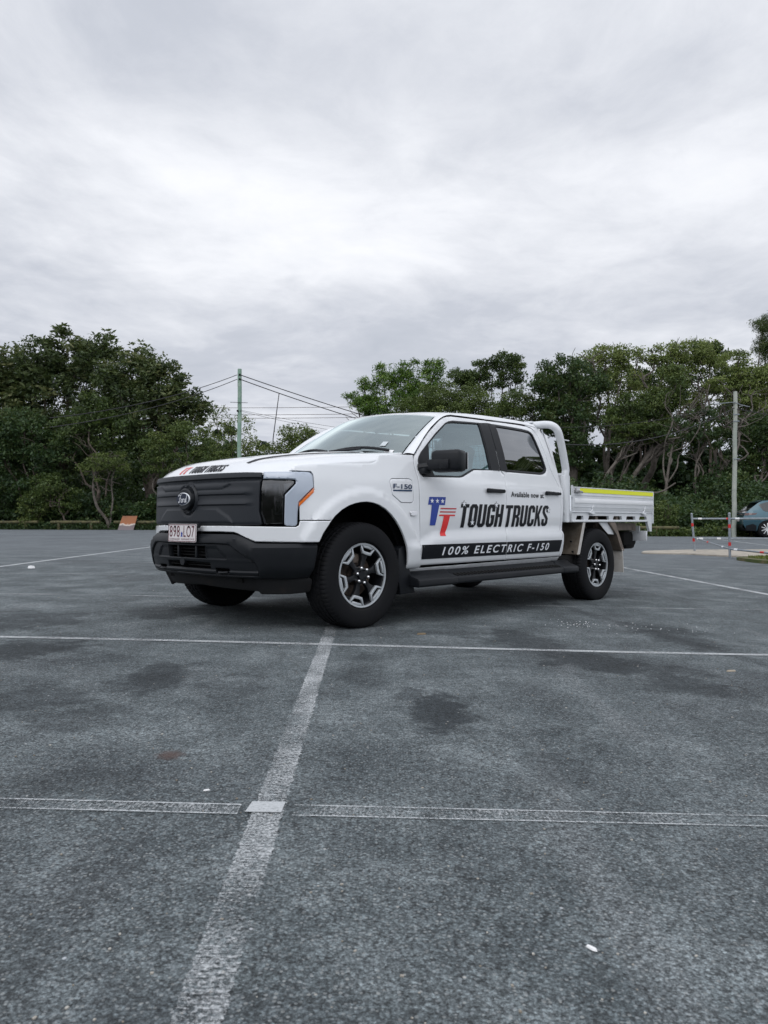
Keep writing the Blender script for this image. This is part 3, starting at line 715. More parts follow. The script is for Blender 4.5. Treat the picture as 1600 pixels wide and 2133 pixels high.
DF = [(2.358, 1.36), (2.52, 1.506), (2.64, 1.598), (2.775, 1.683), (2.84, 1.722), (2.905, 1.750), (2.96, 1.766), (3.033, 1.777), (3.20, 1.782), (3.329, 1.786), (3.586, 1.792), (3.575, 1.50), (3.567, 1.311), (3.590, 1.285), (3.620, 1.262), (3.615, 1.21), (3.604, 1.165), (3.585, .95), (3.576, .735), (3.560, .648), (3.572, .482), (3.572, .455), (2.352, .455), (2.345, .49), (2.340, .56), (2.338, .66), (2.338, .80), (2.338, 1.0), (2.342, 1.18), (2.330, 1.285)]
FW = [(2.407, 1.358), (2.45, 1.401), (2.577, 1.495), (2.70, 1.580), (2.831, 1.660), (2.90, 1.700), (2.96, 1.722), (3.03, 1.735), (3.20, 1.744), (3.445, 1.756), (3.450, 1.740), (3.429, 1.297), (3.155, 1.286), (2.956, 1.213), (2.913, 1.206), (2.413, 1.191), (2.390, 1.215), (2.386, 1.324)]
fd = panel('front_door', DF, M['paint'], truck, SURF, holes=[inset(ccw(FW), -.001)], off=door_off, grid=.035, mirror=True)
DRr = [(3.592, 1.792), (3.90, 1.801), (4.20, 1.806), (4.316, 1.803), (4.39, 1.790), (4.43, 1.765), (4.452, 1.725), (4.475, 1.62), (4.49, 1.50), (4.512, 1.37), (4.555, 1.27), (4.590, 1.20), (4.605, 1.11), (4.603, .95), (4.592, .80), (4.585, .733), (4.600, .66), (4.603, .50), (4.585, .462), (4.565, .455), (3.578, .455), (3.578, .482), (3.566, .648), (3.582, .735), (3.591, .95), (3.610, 1.165), (3.621, 1.21), (3.627, 1.264), (3.596, 1.290), (3.574, 1.312), (3.581, 1.50)]
RW = [(3.690, 1.765), (3.95, 1.766), (4.20, 1.764), (4.316, 1.757), (4.350, 1.744), (4.369, 1.722), (4.392, 1.64), (4.418, 1.50), (4.439, 1.366), (4.425, 1.340), (4.395, 1.318), (4.340, 1.300), (4.280, 1.293), (3.677, 1.293)]
rd_ = panel('rear_door', DRr, M['paint'], truck, SURF, holes=[inset(ccw(RW), -.001)], off=door_off, grid=.035, mirror=True)
# rear pillar of the cab
CPl = [(4.322, 1.812), (4.40, 1.800), (4.438, 1.772), (4.460, 1.728), (4.483, 1.62), (4.498, 1.50), (4.520, 1.372), (4.562, 1.273), (4.597, 1.20), (4.612, 1.11), (4.610, .95), (4.599, .80), (4.592, .733), (4.607, .66), (4.610, .50), (4.592, .456), (4.612, .45), (4.628, .50), (4.630, .66), (4.616, .735), (4.630, .80), (4.645, .95), (4.652, 1.12), (4.640, 1.22), (4.615, 1.32), (4.598, 1.42), (4.588, 1.56), (4.580, 1.72), (4.555, 1.80), (4.50, 1.838), (4.42, 1.848), (4.322, 1.846)]
panel('rear_pillar', CPl, M['paint'], truck, SURF, off=lambda s, z: door_off(s, z), grid=.035, mirror=True)
panel('sill', [(2.17, .43), (4.60, .448), (4.60, .405), (2.17, .385)][::-1], M['paint'], truck, SURF, off=.01, grid=.06, mirror=True)

# front: lower white bumper cover
strip = sym([(0, .786), (.25, .786), (.50, .787), (.80, .783), (1.06, .779), (1.082, .790), (1.090, .822), (1.330, .822), (1.318, .800), (1.266, .735), (1.232, .672), (1.215, .6705), (.99, .6735), (.775, .677), (.70, .705), (.64, .730), (.598, .742), (.45, .745), (0, .744)])
panel('bumper_cover', strip, M['paint'], truck, SURF, off=lambda s, z: .010 + (flare(abs(s), z) if abs(s) > 1.0 else 0) * .8, grid=.03, rnd=.005)

# black bumper
def bump_o(s, z):
    a = abs(s); o = .054 - .022 * ss((a - .95) / .25)
    zt = float(np.interp(a, [0, .63, .782, 2], [.712, .708, .640, .638]))
    o -= .022 * ss((z - zt) / .012)
    o -= .035 * ss((.50 - z) / .12) * ss((a - .80) / .05)
    return o
bo = sym([(0, .727), (.60, .727), (.64, .722), (.70, .702), (.785, .664), (1.0, .662), (1.222, .660), (1.214, .58), (1.204, .50), (1.190, .413), (1.0, .410), (.80, .418), (.60, .420), (.30, .418), (0, .418)])
inset_b = sym([(0, .655), (.445, .660), (.56, .658), (.60, .648), (.785, .533), (.800, .500), (.806, .450), (.800, .4365), (0, .4365)])
bp_ = panel('front_bumper', bo, M['plastic'], truck, SURF, holes=[inset_b], off=bump_o, grid=.03, rnd=.006, th=.05)
slot = sym([(0, .640), (.325, .640), (.322, .548), (0, .548)])
slot2 = sym([(0, .524), (.37, .520), (.37, .472), (0, .472)])
towh = fillet([(.418, .482), (.565, .482), (.560, .446), (.425, .446)], .008)
towl = [(-a, b) for a, b in towh]
def low_o(s, z):
    a = abs(s); o = .040
    d = 0
    # trapezoid vent pads and the ledge under them
    if .33 < a < .60 and .545 < z < .636 and (a - .445) < (.636 - z) * 1.28 + .002: o -= .010
    o += .010 * ss(1 - abs(z - .5365) / .008)
    o += .012 * ss((.470 - z) / .012)
    return o
lo = panel('lower_fascia', inset(ccw(inset_b), .003), M['plastic'], bp_, SURF, holes=[slot, slot2, towh, towl], off=low_o, grid=.012, rnd=.003, th=.04)
for z in (.565, .588, .611, .490, .507): b = MB(); b.box((.885, 0, z), (.01, .64, .007)); b.build('intake_slat', M['under'], bp_)
for yy in (.125, -.125): b = MB(); b.box((.915, yy, .594), (.022, .022, .095), bev=.004); b.build('intake_bar', M['plastic'], bp_)
b = MB(); b.cyl((.90, -.05, .515), (.935, -.05, .515), .032, seg=24); b.build('radar_cover', M['plastic'], bp_)
for sy in (1, -1):
    p = SURF(.49 * sy, .452, .03); b = MB(); b.tube(spline([(p[0] - .05, p[1] - .045, .452), (p[0] + .012, p[1] - .045, .449), (p[0] + .030, p[1], .447), (p[0] + .012, p[1] + .045, .449), (p[0] - .05, p[1] + .045, .452)], 5), .008); b.build('tow_hook', M['rimblack'], bp_)
ad = sym([(0, .418), (.70, .418), (1.18, .418), (1.225, .40), (1.238, .33), (1.225, .302), (1.0, .296), (.76, .296), (.715, .316), (0, .333)])
panel('air_dam', ad, M['dirtyplastic'], truck, SURF, off=lambda s, z: (.004 if abs(s) > .74 else -.012) - .012 * ss((z - .38) / .03), grid=.035, rnd=.006, th=.02)

# grille
def near_poly(s, z, poly):
    return inpoly([(s, z)], poly)[0]
PAD_T = [(-.40, 1.094), (.58, 1.094), (.48, 1.050), (-.31, 1.050)]
PAD_T = [(-.59, 1.098), (.59, 1.098), (.485, 1.050), (-.485, 1.050)]
PAD_B = [(-.43, .914), (.43, .914), (.555, .850), (.60, .800), (-.60, .800), (-.555, .850)]
def sdf(s, z, poly):
    d = distpoly([(s, z)], poly)[0]; return d if inpoly([(s, z)], poly)[0] else -d
def grille_o(s, z):
    o = .006 - .016 * math.exp(-((z - 1.117) / .008) ** 2)
    o += .012 * ss((z - 1.117) / .01)
    o += .011 * ss(sdf(s, z, PAD_T) / .012) + .011 * ss(sdf(s, z, PAD_B) / .012)
    k = ss((.78 - abs(s)) / .12)
    # two long creases: the faces above them overhang, the channel between steps back
    o += k * (.012 * ss((z - 1.008) / .010) * (1 - ss((z - 1.030) / .035)))
    o += k * (.012 * ss((z - .934) / .010) * (1 - ss((z - .944) / .040)))
    r = math.hypot(s * .76, z - .985)
    o = o * (1 - ss(1 - (r - .112) / .02)) + (.018 if r < .115 else 0) * 0
    o += .020 * ss(1 - (r - .104) / .012) - .012 * ss(1 - (r - .092) / .008)
    o -= .012 * ss((.812 - z) / .03)
    return o
gr = sym([(0, 1.170), (.40, 1.169), (.70, 1.167), (.812, 1.163), (.816, 1.118), (.806, 1.096), (.800, .99), (.799, .885), (.812, .835), (.818, .800), (.79, .7915), (.50, .792), (0, .791)])
gl_ = panel('grille', gr, M['grille'], truck, SURF, off=grille_o, grid=.0105, rnd=.004, th=.03)
# round carrier and oval badge
carr = panel('emblem_base', fillet([(.0 + .125 * math.cos(a), .985 + .083 * math.sin(a)) for a in np.linspace(0, 2 * math.pi, 40, endpoint=False)], 0), M['plastic'], truck, SURF, off=.052, grid=.03, rnd=.010, th=.06, seg=.02)
ov = lambda rx, rz: [(.0 + rx * math.cos(a), .987 + rz * math.sin(a)) for a in np.linspace(0, 2 * math.pi, 48, endpoint=False)]
emb = panel('oval_emblem', ov(.112, .0475), M['white_decal'], carr, SURF, off=.060, grid=.03, rnd=.003, th=.010, seg=.02)
decal('emblem_field', poly2d([ov(.105, .0428)]), M['emblem'], carr, SURF, .0632)
def script(strokes, x0, z0, k, w):
    P = []; F = []
    for st in strokes:
        pts = spline([(p[0], p[1], 0) for p in st], 6)
        n = len(pts); base = len(P)
        for i, p in enumerate(pts):
            t = (pts[min(i + 1, n - 1)] - pts[max(i - 1, 0)]).normalized()
            ang = math.atan2(t.y, t.x); ww = w * (.55 + .65 * abs(math.sin(ang - .25)))
            for sg in (1, -1): P.append((x0 + (p.x - t.y * ww * sg) * k, z0 + (p.y + t.x * ww * sg) * k))
        for i in range(n - 1): q = base + 2 * i; F.append((q, q + 1, q + 3, q + 2))
    return np.array(P), F
FO = [[(.05, .78), (-.02, .88), (.10, .97), (.35, .93), (.60, .96), (.74, 1.03)], [(.40, .92), (.37, .60), (.30, .25), (.18, .06), (.04, .08), (.03, .20)], [(.14, .50), (.34, .53), (.56, .58)],
      [(.78, .46), (.66, .42), (.60, .22), (.68, .06), (.80, .12), (.86, .30), (.80, .46), (.92, .44)], [(1.02, .50), (1.02, .25), (.98, .05)], [(1.02, .36), (1.12, .50), (1.20, .44)],
      [(1.56, .46), (1.42, .46), (1.32, .24), (1.40, .06), (1.54, .18), (1.62, .50)], [(1.80, 1.02), (1.72, .70), (1.64, .30), (1.66, .08), (1.78, .12)]]
decal('emblem_script', [(lambda q: (np.array([(p[0] * 1.28, p[1]) for p in q[0]]), q[1]))(script(FO, -.052, .987 - .030, .063, .040))][0], M['white_decal'], carr, SURF, .0645)

# headlights (both)
def headlight(sg):
    f = (lambda p: p) if sg > 0 else (lambda p: [(-a, b) for a, b in p][::-1])
    hs = panel('headlight', f([(.818, 1.166), (1.17, 1.172), (1.204, 1.15), (1.204, 1.03), (1.084, .925), (1.075, .795), (1.055, .784), (.80, .800), (.79, .90), (.80, 1.09)]), M['gap'], truck, SURF, off=-.055, grid=.05, th=.01)
    C = [(.822, 1.168), (1.160, 1.174), (1.185, 1.168), (1.200, 1.150), (1.203, 1.063), (1.140, 1.008), (1.084, .956), (1.074, .89), (1.070, .802), (1.062, .790), (1.048, .786), (.996, .788), (.980, .796), (.977, .812), (.981, 1.005), (1.020, 1.044), (1.060, 1.086), (1.062, 1.104), (1.053, 1.116), (.823, 1.1175)]
    panel('daytime_lamp', f(C), M['drl'], hs, SURF, off=.004, grid=.03, rnd=.008, th=.05)
    panel('turn_lamp', f([(1.203, 1.058), (1.202, 1.028), (1.083, .924), (1.084, .950), (1.141, 1.002)]), M['orange'], hs, SURF, off=.004, grid=.05, rnd=.002, th=.02)
    panel('lens', f([(.818, 1.110), (1.043, 1.108), (1.050, 1.100), (1.048, 1.088), (1.008, 1.050), (.970, 1.010), (.966, .806), (.842, .800), (.812, .845), (.808, .89), (.815, 1.09)]), M['lens'], hs, SURF, off=-.006, grid=.05, th=0)
    panel('reflector', f([(.826, 1.085), (.945, 1.085), (.940, 1.000), (.830, 1.000)]), M['smoke'], hs, SURF, off=-.030, grid=.03, th=.02)
    panel('reflector', f([(.970, 1.085), (1.035, 1.095), (1.0, 1.055), (.972, 1.03)]), M['steel'], hs, SURF, off=-.022, grid=.03, th=.01)
    panel('projector_frame', f([(.90, .985), (.958, .985), (.958, .868), (.90, .868)]), M['plastic'], hs, SURF, off=-.022, grid=.03, th=.03)
    panel('projector', f(fillet([(.912, .965), (.948, .965), (.948, .885), (.912, .885)], .01)), M['smoke'], hs, SURF, off=-.018, grid=.03, th=.02)
    panel('lens_rim', f([(.8085, .888), (.8165, .888), (.848, .812), (.846, .801), (.834, .801)]), M['plastic'], hs, SURF, off=-.004, grid=.05, th=.01)
headlight(1); headlight(-1)

# dark inner shell so that every shut line reads as a gap
shellp = [(0, 1.155), (1.0, 1.155), (1.10, 1.20), (1.90, 1.24), (1.94, 1.32), (2.345, 1.35), (2.36, 1.20), (4.60, 1.20), (4.60, .43), (2.20, .43)] + [(s, z + .004) for s, z in ARCH[::-1]] + [(1.19, .42), (0, .42)]
panel('inner_shell', shellp, M['gap'], truck, SURF, off=-.078, grid=.06, th=0, mirror=True)

# hood ---------------------------------------------------------------
def xfront(y): return float(np.interp(abs(y), CC[:150, 1], CC[:150, 0]))
def yside(x): return float(np.interp(-x, -CC[:, 0], CC[:, 1]))
_ed = [SURF(*q) for q in [(.95, 1.172), (1.0, 1.175), (1.035, 1.198), (1.066, 1.220), (1.138, 1.231), (1.438, 1.250), (1.808, 1.271), (1.90, 1.285)]] + [(-.30, 0, 1.31), (-.62, 0, 1.372)]
_zx = [-q[0] for q in _ed]; _zz2 = [q[2] for q in _ed]
def hood_z(x, y):
    dF = max(0.0, xfront(min(abs(y), .93)) - inward(1.17) - x)
    z = float(np.interp(dF, [0, .010, .022, .044, .074, .12, .20, .36, .56, .84, 1.14, 1.44, 1.64], [1.173, 1.184, 1.201, 1.222, 1.242, 1.262, 1.286, 1.316, 1.346, 1.376, 1.400, 1.418, 1.425]))
    ze = float(np.interp(-x, _zx, _zz2))
    dS = max(0.0, yside(x) - inward(1.23) - abs(y))
    D = max(0.0, z - ze); z -= D * (.82 * math.exp(-(dS / .050)) + .18 * math.exp(-(dS / .22)))
    # raised centre with a soft crease on each side
    yc = .50 + .05 * (x > 9); z += .016 * ss((yc - abs(y)) / .05) * ss(dF / .25) - .006
    return z
HG = lambda x, y, k=0.0: (x, y, hood_z(x, y) + k)
hf = [SURF(s, 1.173, -.002)[:2] for s in np.linspace(0, 1.005, 26)]
hs_ = [(SURF(s, z, -.004)[0], SURF(s, z, -.004)[1]) for s, z in [(1.035, 1.20), (1.066, 1.222), (1.138, 1.232), (1.30, 1.242), (1.438, 1.251), (1.62, 1.262), (1.80, 1.272), (1.868, 1.29)]]
hs_ += [(-.235, .925), (-.35, .900), (-.50, .872), (-.585, .850)]
half = hf + hs_ + [(-.53, .60), (-.485, .30), (-.47, 0)]
hoodp = half + [(x, -y) for x, y in half[::-1][1:] if y > 1e-6]
hoodp = [hoodp[0]] + [p for i, p in enumerate(hoodp[1:]) if (p[0] - hoodp[i][0]) ** 2 + (p[1] - hoodp[i][1]) ** 2 > 1e-6]
hood = panel('hood', hoodp, M['paint'], truck, HG, grid=.030, rnd=.003, th=.02, angle=60)
HL = lambda y0, ky: (lambda a, b_, k: (lambda y, x: (x, y, hood_z(x, y) + k))(y0 + a * ky + b_ * .012, xfront(y0 + a * ky) - inward(1.17) - .085 + .068 * (1 - b_)))
decal('hood_logo', word2d('TT', 0, 0, 1, 1, 0), M['red_decal'], hood, HL(-.245, .105), .003)
decal('hood_lettering', word2d('TOUGH', 0, 0, 1, 1, 0), M['black_decal'], hood, HL(-.085, .070), .003)
decal('hood_lettering', word2d('TRUCKS', 0, 0, 1, 1, 0), M['black_decal'], hood, HL(.125, .064), .003)
for sy in (1, -1):
    q = []
    for x in np.linspace(.72, -.45, 30): q.append((x, sy * .475, .0))
    V = []; F = []
    for i, (x, y, _) in enumerate(q):
        for dy in (0, .035): V.append((x, y + sy * dy, hood_z(x, y + sy * dy) + .002))
    for i in range(len(q) - 1): F.append((2 * i, 2 * i + 1, 2 * i + 3, 2 * i + 2))
    mesh_obj('hood_stripe', V, F, M['black_decal'], hood)

# greenhouse ---------------------------------------------------------
def roof_z(x, y):
    zc_ = float(np.interp(-x, [1.0, 1.06, 1.12, 1.22, 1.32, 1.45, 1.62, 1.8, 2.05, 2.3, 2.6, 2.8, 2.95, 3.05], [1.816, 1.830, 1.841, 1.856, 1.871, 1.887, 1.901, 1.911, 1.919, 1.923, 1.922, 1.915, 1.895, 1.87]))
    dr = float(np.interp(-x, [1.2, 1.7], [.072, .058])); return zc_ - dr * (abs(y) / .68) ** 2.3
wb = lambda u: Vector((-.42 - .20 * u * u, .82 * u, 1.400 - .02 * u * u))
def wt(u): x = -1.06 - .16 * u * u; y = .69 * u; return Vector((x, y, roof_z(x, y) - .004))
def WS(u, v, k=0.0):
    a = wb(u); b_ = wt(u); p = a.lerp(b_, v); n = Vector((.52, .25 * u, .82)).normalized(); return tuple(p + n * (.035 * 4 * v * (1 - v) * .6 + k))
wo = fillet([(-.985, .005), (.985, .005), (.985, .985), (-.985, .985)], .02)
wi = fillet([(-.93, .07), (.93, .07), (.90, .93), (-.90, .93)], .08)
wsg = panel('windscreen', wo, M['windscreen'], truck, WS, off=-.004, grid=.06, th=0, rnd=0)
panel('frit_band', wo, M['black_decal'], wsg, WS, holes=[wi], off=-.007, grid=.04, th=0, rnd=0)
panel('sticker', [(.70, .17), (.76, .17), (.76, .26), (.70, .26)], M['panelgrey'], wsg, WS, off=.001, grid=1, th=0, rnd=0)
panel('sticker', [(.80, .035), (.89, .035), (.89, .085), (.80, .085)], M['shell'], wsg, WS, off=.001, grid=1, th=0, rnd=0)
# cowl and wipers
V = []; F = []
for i, u in enumerate(np.linspace(-1, 1, 25)):
    a = wb(u) + Vector((.004, 0, -.002)); y = a.y; c = Vector((float(np.interp(abs(y), [0, .3, .6, .85], [-.455, -.47, -.515, -.57])), y, 0)); c.z = hood_z(c.x, c.y) - .03
    V += [tuple(a), tuple(c)]
for i in range(24): F.append((2 * i, 2 * i + 1, 2 * i + 3, 2 * i + 2))
mesh_obj('cowl', V, F, M['plastic'], truck)
for (u0, u1, v0, v1) in [(.18, .86, .035, .10), (-.62, .10, .04, .115)]:
    b = MB(); b.tube([WS(u0 + (u1 - u0) * t, v0 + (v1 - v0) * math.sin(math.pi * t) * .9, .022) for t in np.linspace(0, 1, 12)], .012)
    b.tube([WS(u0 + (u1 - u0) * t, .0 + (v1 * .8) * t, .035) for t in (0, .15, .4, .55)], [.016, .013, .011, .009]); b.build('wiper', M['plastic'], truck)
# A pillars + roof rails
side_top = [(2.345, 1.380), (2.45, 1.472), (2.55, 1.556), (2.66, 1.637), (2.775, 1.706), (2.84, 1.738), (2.90, 1.764), (2.96, 1.782), (3.03, 1.794), (3.20, 1.799), (3.33, 1.802), (3.59, 1.808), (3.90, 1.817), (4.20, 1.824), (4.33, 1.823), (4.42, 1.820), (4.50, 1.812)]
B_ = [Vector(SURF(s, z, .004)) for s, z in side_top]
A_ = []
for i, bb in enumerate(B_):
    if i <= 6: A_.append(wb(1).lerp(wt(1), i / 6.0) + (Vector((.52, .25, .82)).normalized() * .02 * math.sin(math.pi * i / 6)))
    else: x = bb.x; A_.append(Vector((x - .02, .665, roof_z(x - .02, .665))))
A_[7] = Vector((-1.27, .675, roof_z(-1.27, .675)))
loft('roof_rail', A_, B_, M['paint'], truck, n=8, bulge=.014, mirror=True, angle=179)
rp = [(-1.06 - .16 * u * u, .69 * u) for u in np.linspace(-1, 1, 21)]
rp = rp[::-1] + [(-1.5, -.67), (-2.2, -.67), (-2.97, -.67), (-3.03, -.5), (-3.05, 0), (-3.03, .5), (-2.97, .67), (-2.2, .67), (-1.5, .67)]
panel('roof', rp, M['paint'], truck, lambda x, y, k: (x, y, roof_z(x, y) + k), grid=.08, th=.02, rnd=.002, angle=179)
# cab back wall
bw = [(-.93, .46), (.93, .46), (.955, 1.1), (.90, 1.3), (.83, 1.55), (.76, 1.74), (.66, 1.83), (.3, 1.865), (-.3, 1.865), (-.66, 1.83), (-.76, 1.74), (-.83, 1.55), (-.90, 1.3), (-.955, 1.1)]
prism('cab_back', bw, M['paint'], truck, 'x', -3.005, -2.955, holes=[[(-.6, 1.36), (.6, 1.36), (.56, 1.70), (-.56, 1.70)]])
mesh_obj('rear_window', [(-2.98, -.6, 1.36), (-2.98, .6, 1.36), (-2.98, .56, 1.70), (-2.98, -.56, 1.70)], [(0, 1, 2, 3)], M['sideglass'], truck)
rr = [Vector((-3.0, y, roof_z(-3.02, y) - .004)) for y in np.linspace(-.7, .7, 15)]

# window trim, glass, pillars
FG = [(2.577, 1.480), (2.70, 1.565), (2.850, 1.658), (2.90, 1.690), (2.96, 1.708), (3.03, 1.718), (3.20, 1.728), (3.422, 1.742), (3.425, 1.735), (3.408, 1.303), (3.146, 1.298), (2.947, 1.226), (2.90, 1.219), (2.565, 1.213), (2.549, 1.259), (2.545, 1.35)]
for sg in (1, -1):
    S2 = (lambda a, b_, k=0.0: SURF(a, b_, k)) if sg > 0 else (lambda a, b_, k=0.0: (SURF(a, b_, k)[0], -SURF(a, b_, k)[1], b_))
    def P2(nm, poly, mt, par, holes=(), **kw):
        if sg > 0: return panel(nm, poly, mt, par, SURF, holes=holes, **kw)
        o = panel(nm, poly, mt, par, S2, holes=holes, **kw); o.data.flip_normals(); return o
    dpar = fd[0] if sg > 0 else fd[1]; rpar = rd_[0] if sg > 0 else rd_[1]
    P2('window_trim', FW, M['plastic'], dpar, holes=[FG], off=.001, grid=.04, th=.02, rnd=.003)
    P2('window_glass', inset(ccw(FG), -.006), M['sideglass'], dpar, off=-.010, grid=.05, th=0, rnd=0)
    P2('pillar_cover', [(3.440, 1.7565), (3.584, 1.770), (3.5670, 1.300), (3.420, 1.296)], M['plastic'], dpar, off=.0045, grid=.05, rnd=.003)
    P2('window_trim', RW, M['plastic'], rpar, holes=[inset(ccw(RW), .022)], off=.001, grid=.04, th=.02, rnd=.003)
    P2('window_glass', inset(ccw(RW), .016), M['privacy'], rpar, off=-.010, grid=.05, th=0, rnd=0)
    P2('pillar_cover', [(3.590, 1.770), (3.702, 1.765), (3.690, 1.292), (3.575, 1.300)], M['plastic'], rpar, off=.0045, grid=.05, rnd=.003)
    # handles
    for par, s0, s1, z0, z1 in ((dpar, 3.262, 3.540, 1.082, 1.122), (rpar, 4.278, 4.566, 1.086, 1.124)):
        P2('handle_recess', fillet([(s0 + .06, z0 - .030), (s1 - .075, z0 - .030), (s1 - .06, z1 + .028), (s0 + .075, z1 + .028)], .03), M['paint'], par, off=lambda s, z: door_off(s, z) + .001, grid=.02, th=.0, rnd=.0)
        P2('door_handle', fillet([(s0, z0 - .001), (s1, z0 + .003), (s1, z1 - .006), (s0, z1)], .010), M['plastic'], par, off=lambda s, z: door_off(s, z) + .034, grid=.02, th=.022, rnd=.008)
        for s in (s0 + .03, s1 - .03):
            b = MB(); p = S2(s, (z0 + z1) / 2, .012); b.box(p, (.03, .05, .022), bev=.003); b.build('handle_mount', M['plastic'], par)

# lettering on the near doors
FDo, RDo = fd[0], rd_[0]
DO = lambda k: (lambda s, z: door_off(s, z) + k)
decal('blue_letter', poly2d([[(2.457, 1.024), (2.676, 1.027), (2.661, .958), (2.438, .958)], [(2.487, .9579), (2.586, .9579), (2.529, .785), (2.458, .785)]]), M['blue_decal'], FDo, SURF, DO(.003))
decal('red_letter', poly2d([[(2.587, .877), (2.801, .877), (2.795, .864), (2.582, .864)], [(2.645, .8639), (2.727, .8639), (2.690, .76), (2.612, .76)], [(2.612, .7599), (2.690, .7599), (2.668, .722), (2.600, .722)], [(2.600, .7219), (2.668, .7219), (2.665, .695), (2.590, .695)]]), M['red_decal'], FDo, SURF, DO(.0035))
for q in ([(2.604, .934), (2.822, .934), (2.817, .923), (2.600, .923)], [(2.596, .905), (2.810, .905), (2.805, .894), (2.592, .894)]):
    decal('red_bar', poly2d([q]), M['red_decal2'], FDo, SURF, DO(.003))
for c in ((2.490, .991), (2.559, .991), (2.629, .991)): decal('white_star', poly2d([star2d(c, .023, sx=1.15)]), M['white_decal'], FDo, SURF, DO(.0045))
decal('lettering', word2d('TOUGH', 2.838, .763, .241, .208, .052, .002), M['black_decal'], FDo, SURF, DO(.003))
decal('lettering', word2d('TRUCKS', 3.532, .765, .236, .207, .052, .002), M['black_decal'], RDo, SURF, DO(.003))
for c, par in (((2.929, .972), FDo), ((3.046, .808), FDo), ((3.421, .970), FDo), ((4.344, .930), RDo)):
    decal('star_outline', poly2d([star2d(c, .036, .46, 1.1)]), M['black_decal'], par, SURF, DO(.004))
    decal('white_star', poly2d([star2d(c, .029, .42, 1.1)]), M['white_decal'], par, SURF, DO(.005))
decal('small_lettering', fitted(text2d('Available now at', 1.10, .022), 3.668, 4.258, 1.052, 1.104), M['black_decal'], RDo, SURF, DO(.003))
# black stripe with white words, split at the door gap
def stripe_part(par, s0a, s1a, s0b, s1b, words, ws0, ws1, z0a, z0b):
    n = 24; V = []; F = []
    for i in range(n + 1):
        t = i / n; top = (s0a + (s1a - s0a) * t, .625); bot = (s0b + (s1b - s0b) * t, .504)
        for j in range(5):
            q = (top[0] + (bot[0] - top[0]) * j / 4, top[1] + (bot[1] - top[1]) * j / 4); V.append(SURF(q[0], q[1], door_off(*q) + .0025))
    for i in range(n):
        for j in range(4): a = i * 5 + j; F.append((a, a + 1, a + 6, a + 5))
    mesh_obj('black_stripe', V, F, M['black_decal'], par)
    decal('stripe_lettering', fitted(text2d(words, 1.32, .018), ws0, ws1, z0a, z0b, .022), M['white_decal'], par, SURF, DO(.0045))
stripe_part(FDo, 2.345, 3.563, 2.349, 3.570, '100% ELECT', 2.610, 3.546, .530, .602)
stripe_part(RDo, 3.570, 4.588, 3.577, 4.560, 'RIC F-150', 3.580, 4.318, .527, .600)

# door mirrors
for sg in (1, -1):
    b = MB(); rot = Matrix.Rotation(R(14) * sg, 4, 'Z')
    b.box((-.825, sg * 1.155, 1.318), (.16, .270, .182), rot=rot, bev=.036)
    mo = b.build('door_mirror', M['plastic'], truck, angle=50)
    b = MB(); b.box((-.750, sg * 1.08, 1.290), (.06, .15, .085), rot=rot, bev=.01); b.box((-.742, sg * 1.175, 1.290), (.035, .085, .075), rot=rot, bev=.008)
    b.build('mirror_inset', M['plastic'], mo)
    b = MB(); b.tube([(-.69, sg * .94, 1.262), (-.74, sg * 1.02, 1.272), (-.80, sg * 1.10, 1.285)], [.040, .036, .03], seg=10); b.box((-.72, sg * .985, 1.238), (.10, .07, .05), bev=.015); b.build('mirror_arm', M['plastic'], mo)
    b = MB(); b.box((-.907, sg * 1.175, 1.32), (.006, .20, .14), rot=rot); b.build('mirror_glass', M['chrome'], mo)

# wheels ---------------------------------------------------------------
tp = [(.235, -.125), (.262, -.132), (.30, -.137), (.345, -.137), (.375, -.130), (.392, -.120), (.4005, -.108), (.4045, -.092), (.4045, -.074), (.396, -.070), (.396, -.064), (.4065, -.060), (.407, -.030), (.398, -.026), (.398, -.020), (.4075, -.016), (.4075, .016), (.398, .020), (.398, .026), (.407, .030), (.4065, .060), (.396, .064), (.396, .070), (.4045, .074), (.4045, .092), (.4005, .108), (.392, .120), (.375, .130), (.345, .1375), (.30, .1375), (.272, .134), (.262, .130), (.256, .122), (.252, .108), (.235, .10)]
NSEG = 288
def twave(i, j):
    r, y = tp[i]; k = 0
    if abs(y) >= .074 and .390 < r: k = -.006 if (j + (2 if y > 0 else 0)) % 4 < 1 else 0
    elif .028 <= abs(y) <= .062 and r > .40: k = -.006 if (j + 3) % 6 < 1 else 0
    elif abs(y) <= .018 and r > .40: k = -.004 if j % 5 < 1 else 0
    return k
def ring2(r0, r1, a0, a1, n=6):
    return [(r1 * math.sin(a0 + (a1 - a0) * i / n), r1 * math.cos(a0 + (a1 - a0) * i / n)) for i in range(n + 1)] + [(r0 * math.sin(a1 + (a0 - a1) * i / n), r0 * math.cos(a1 + (a0 - a1) * i / n)) for i in range(n + 1)]
def P_(r, deg): a = R(deg); return (r * math.sin(a), r * math.cos(a))
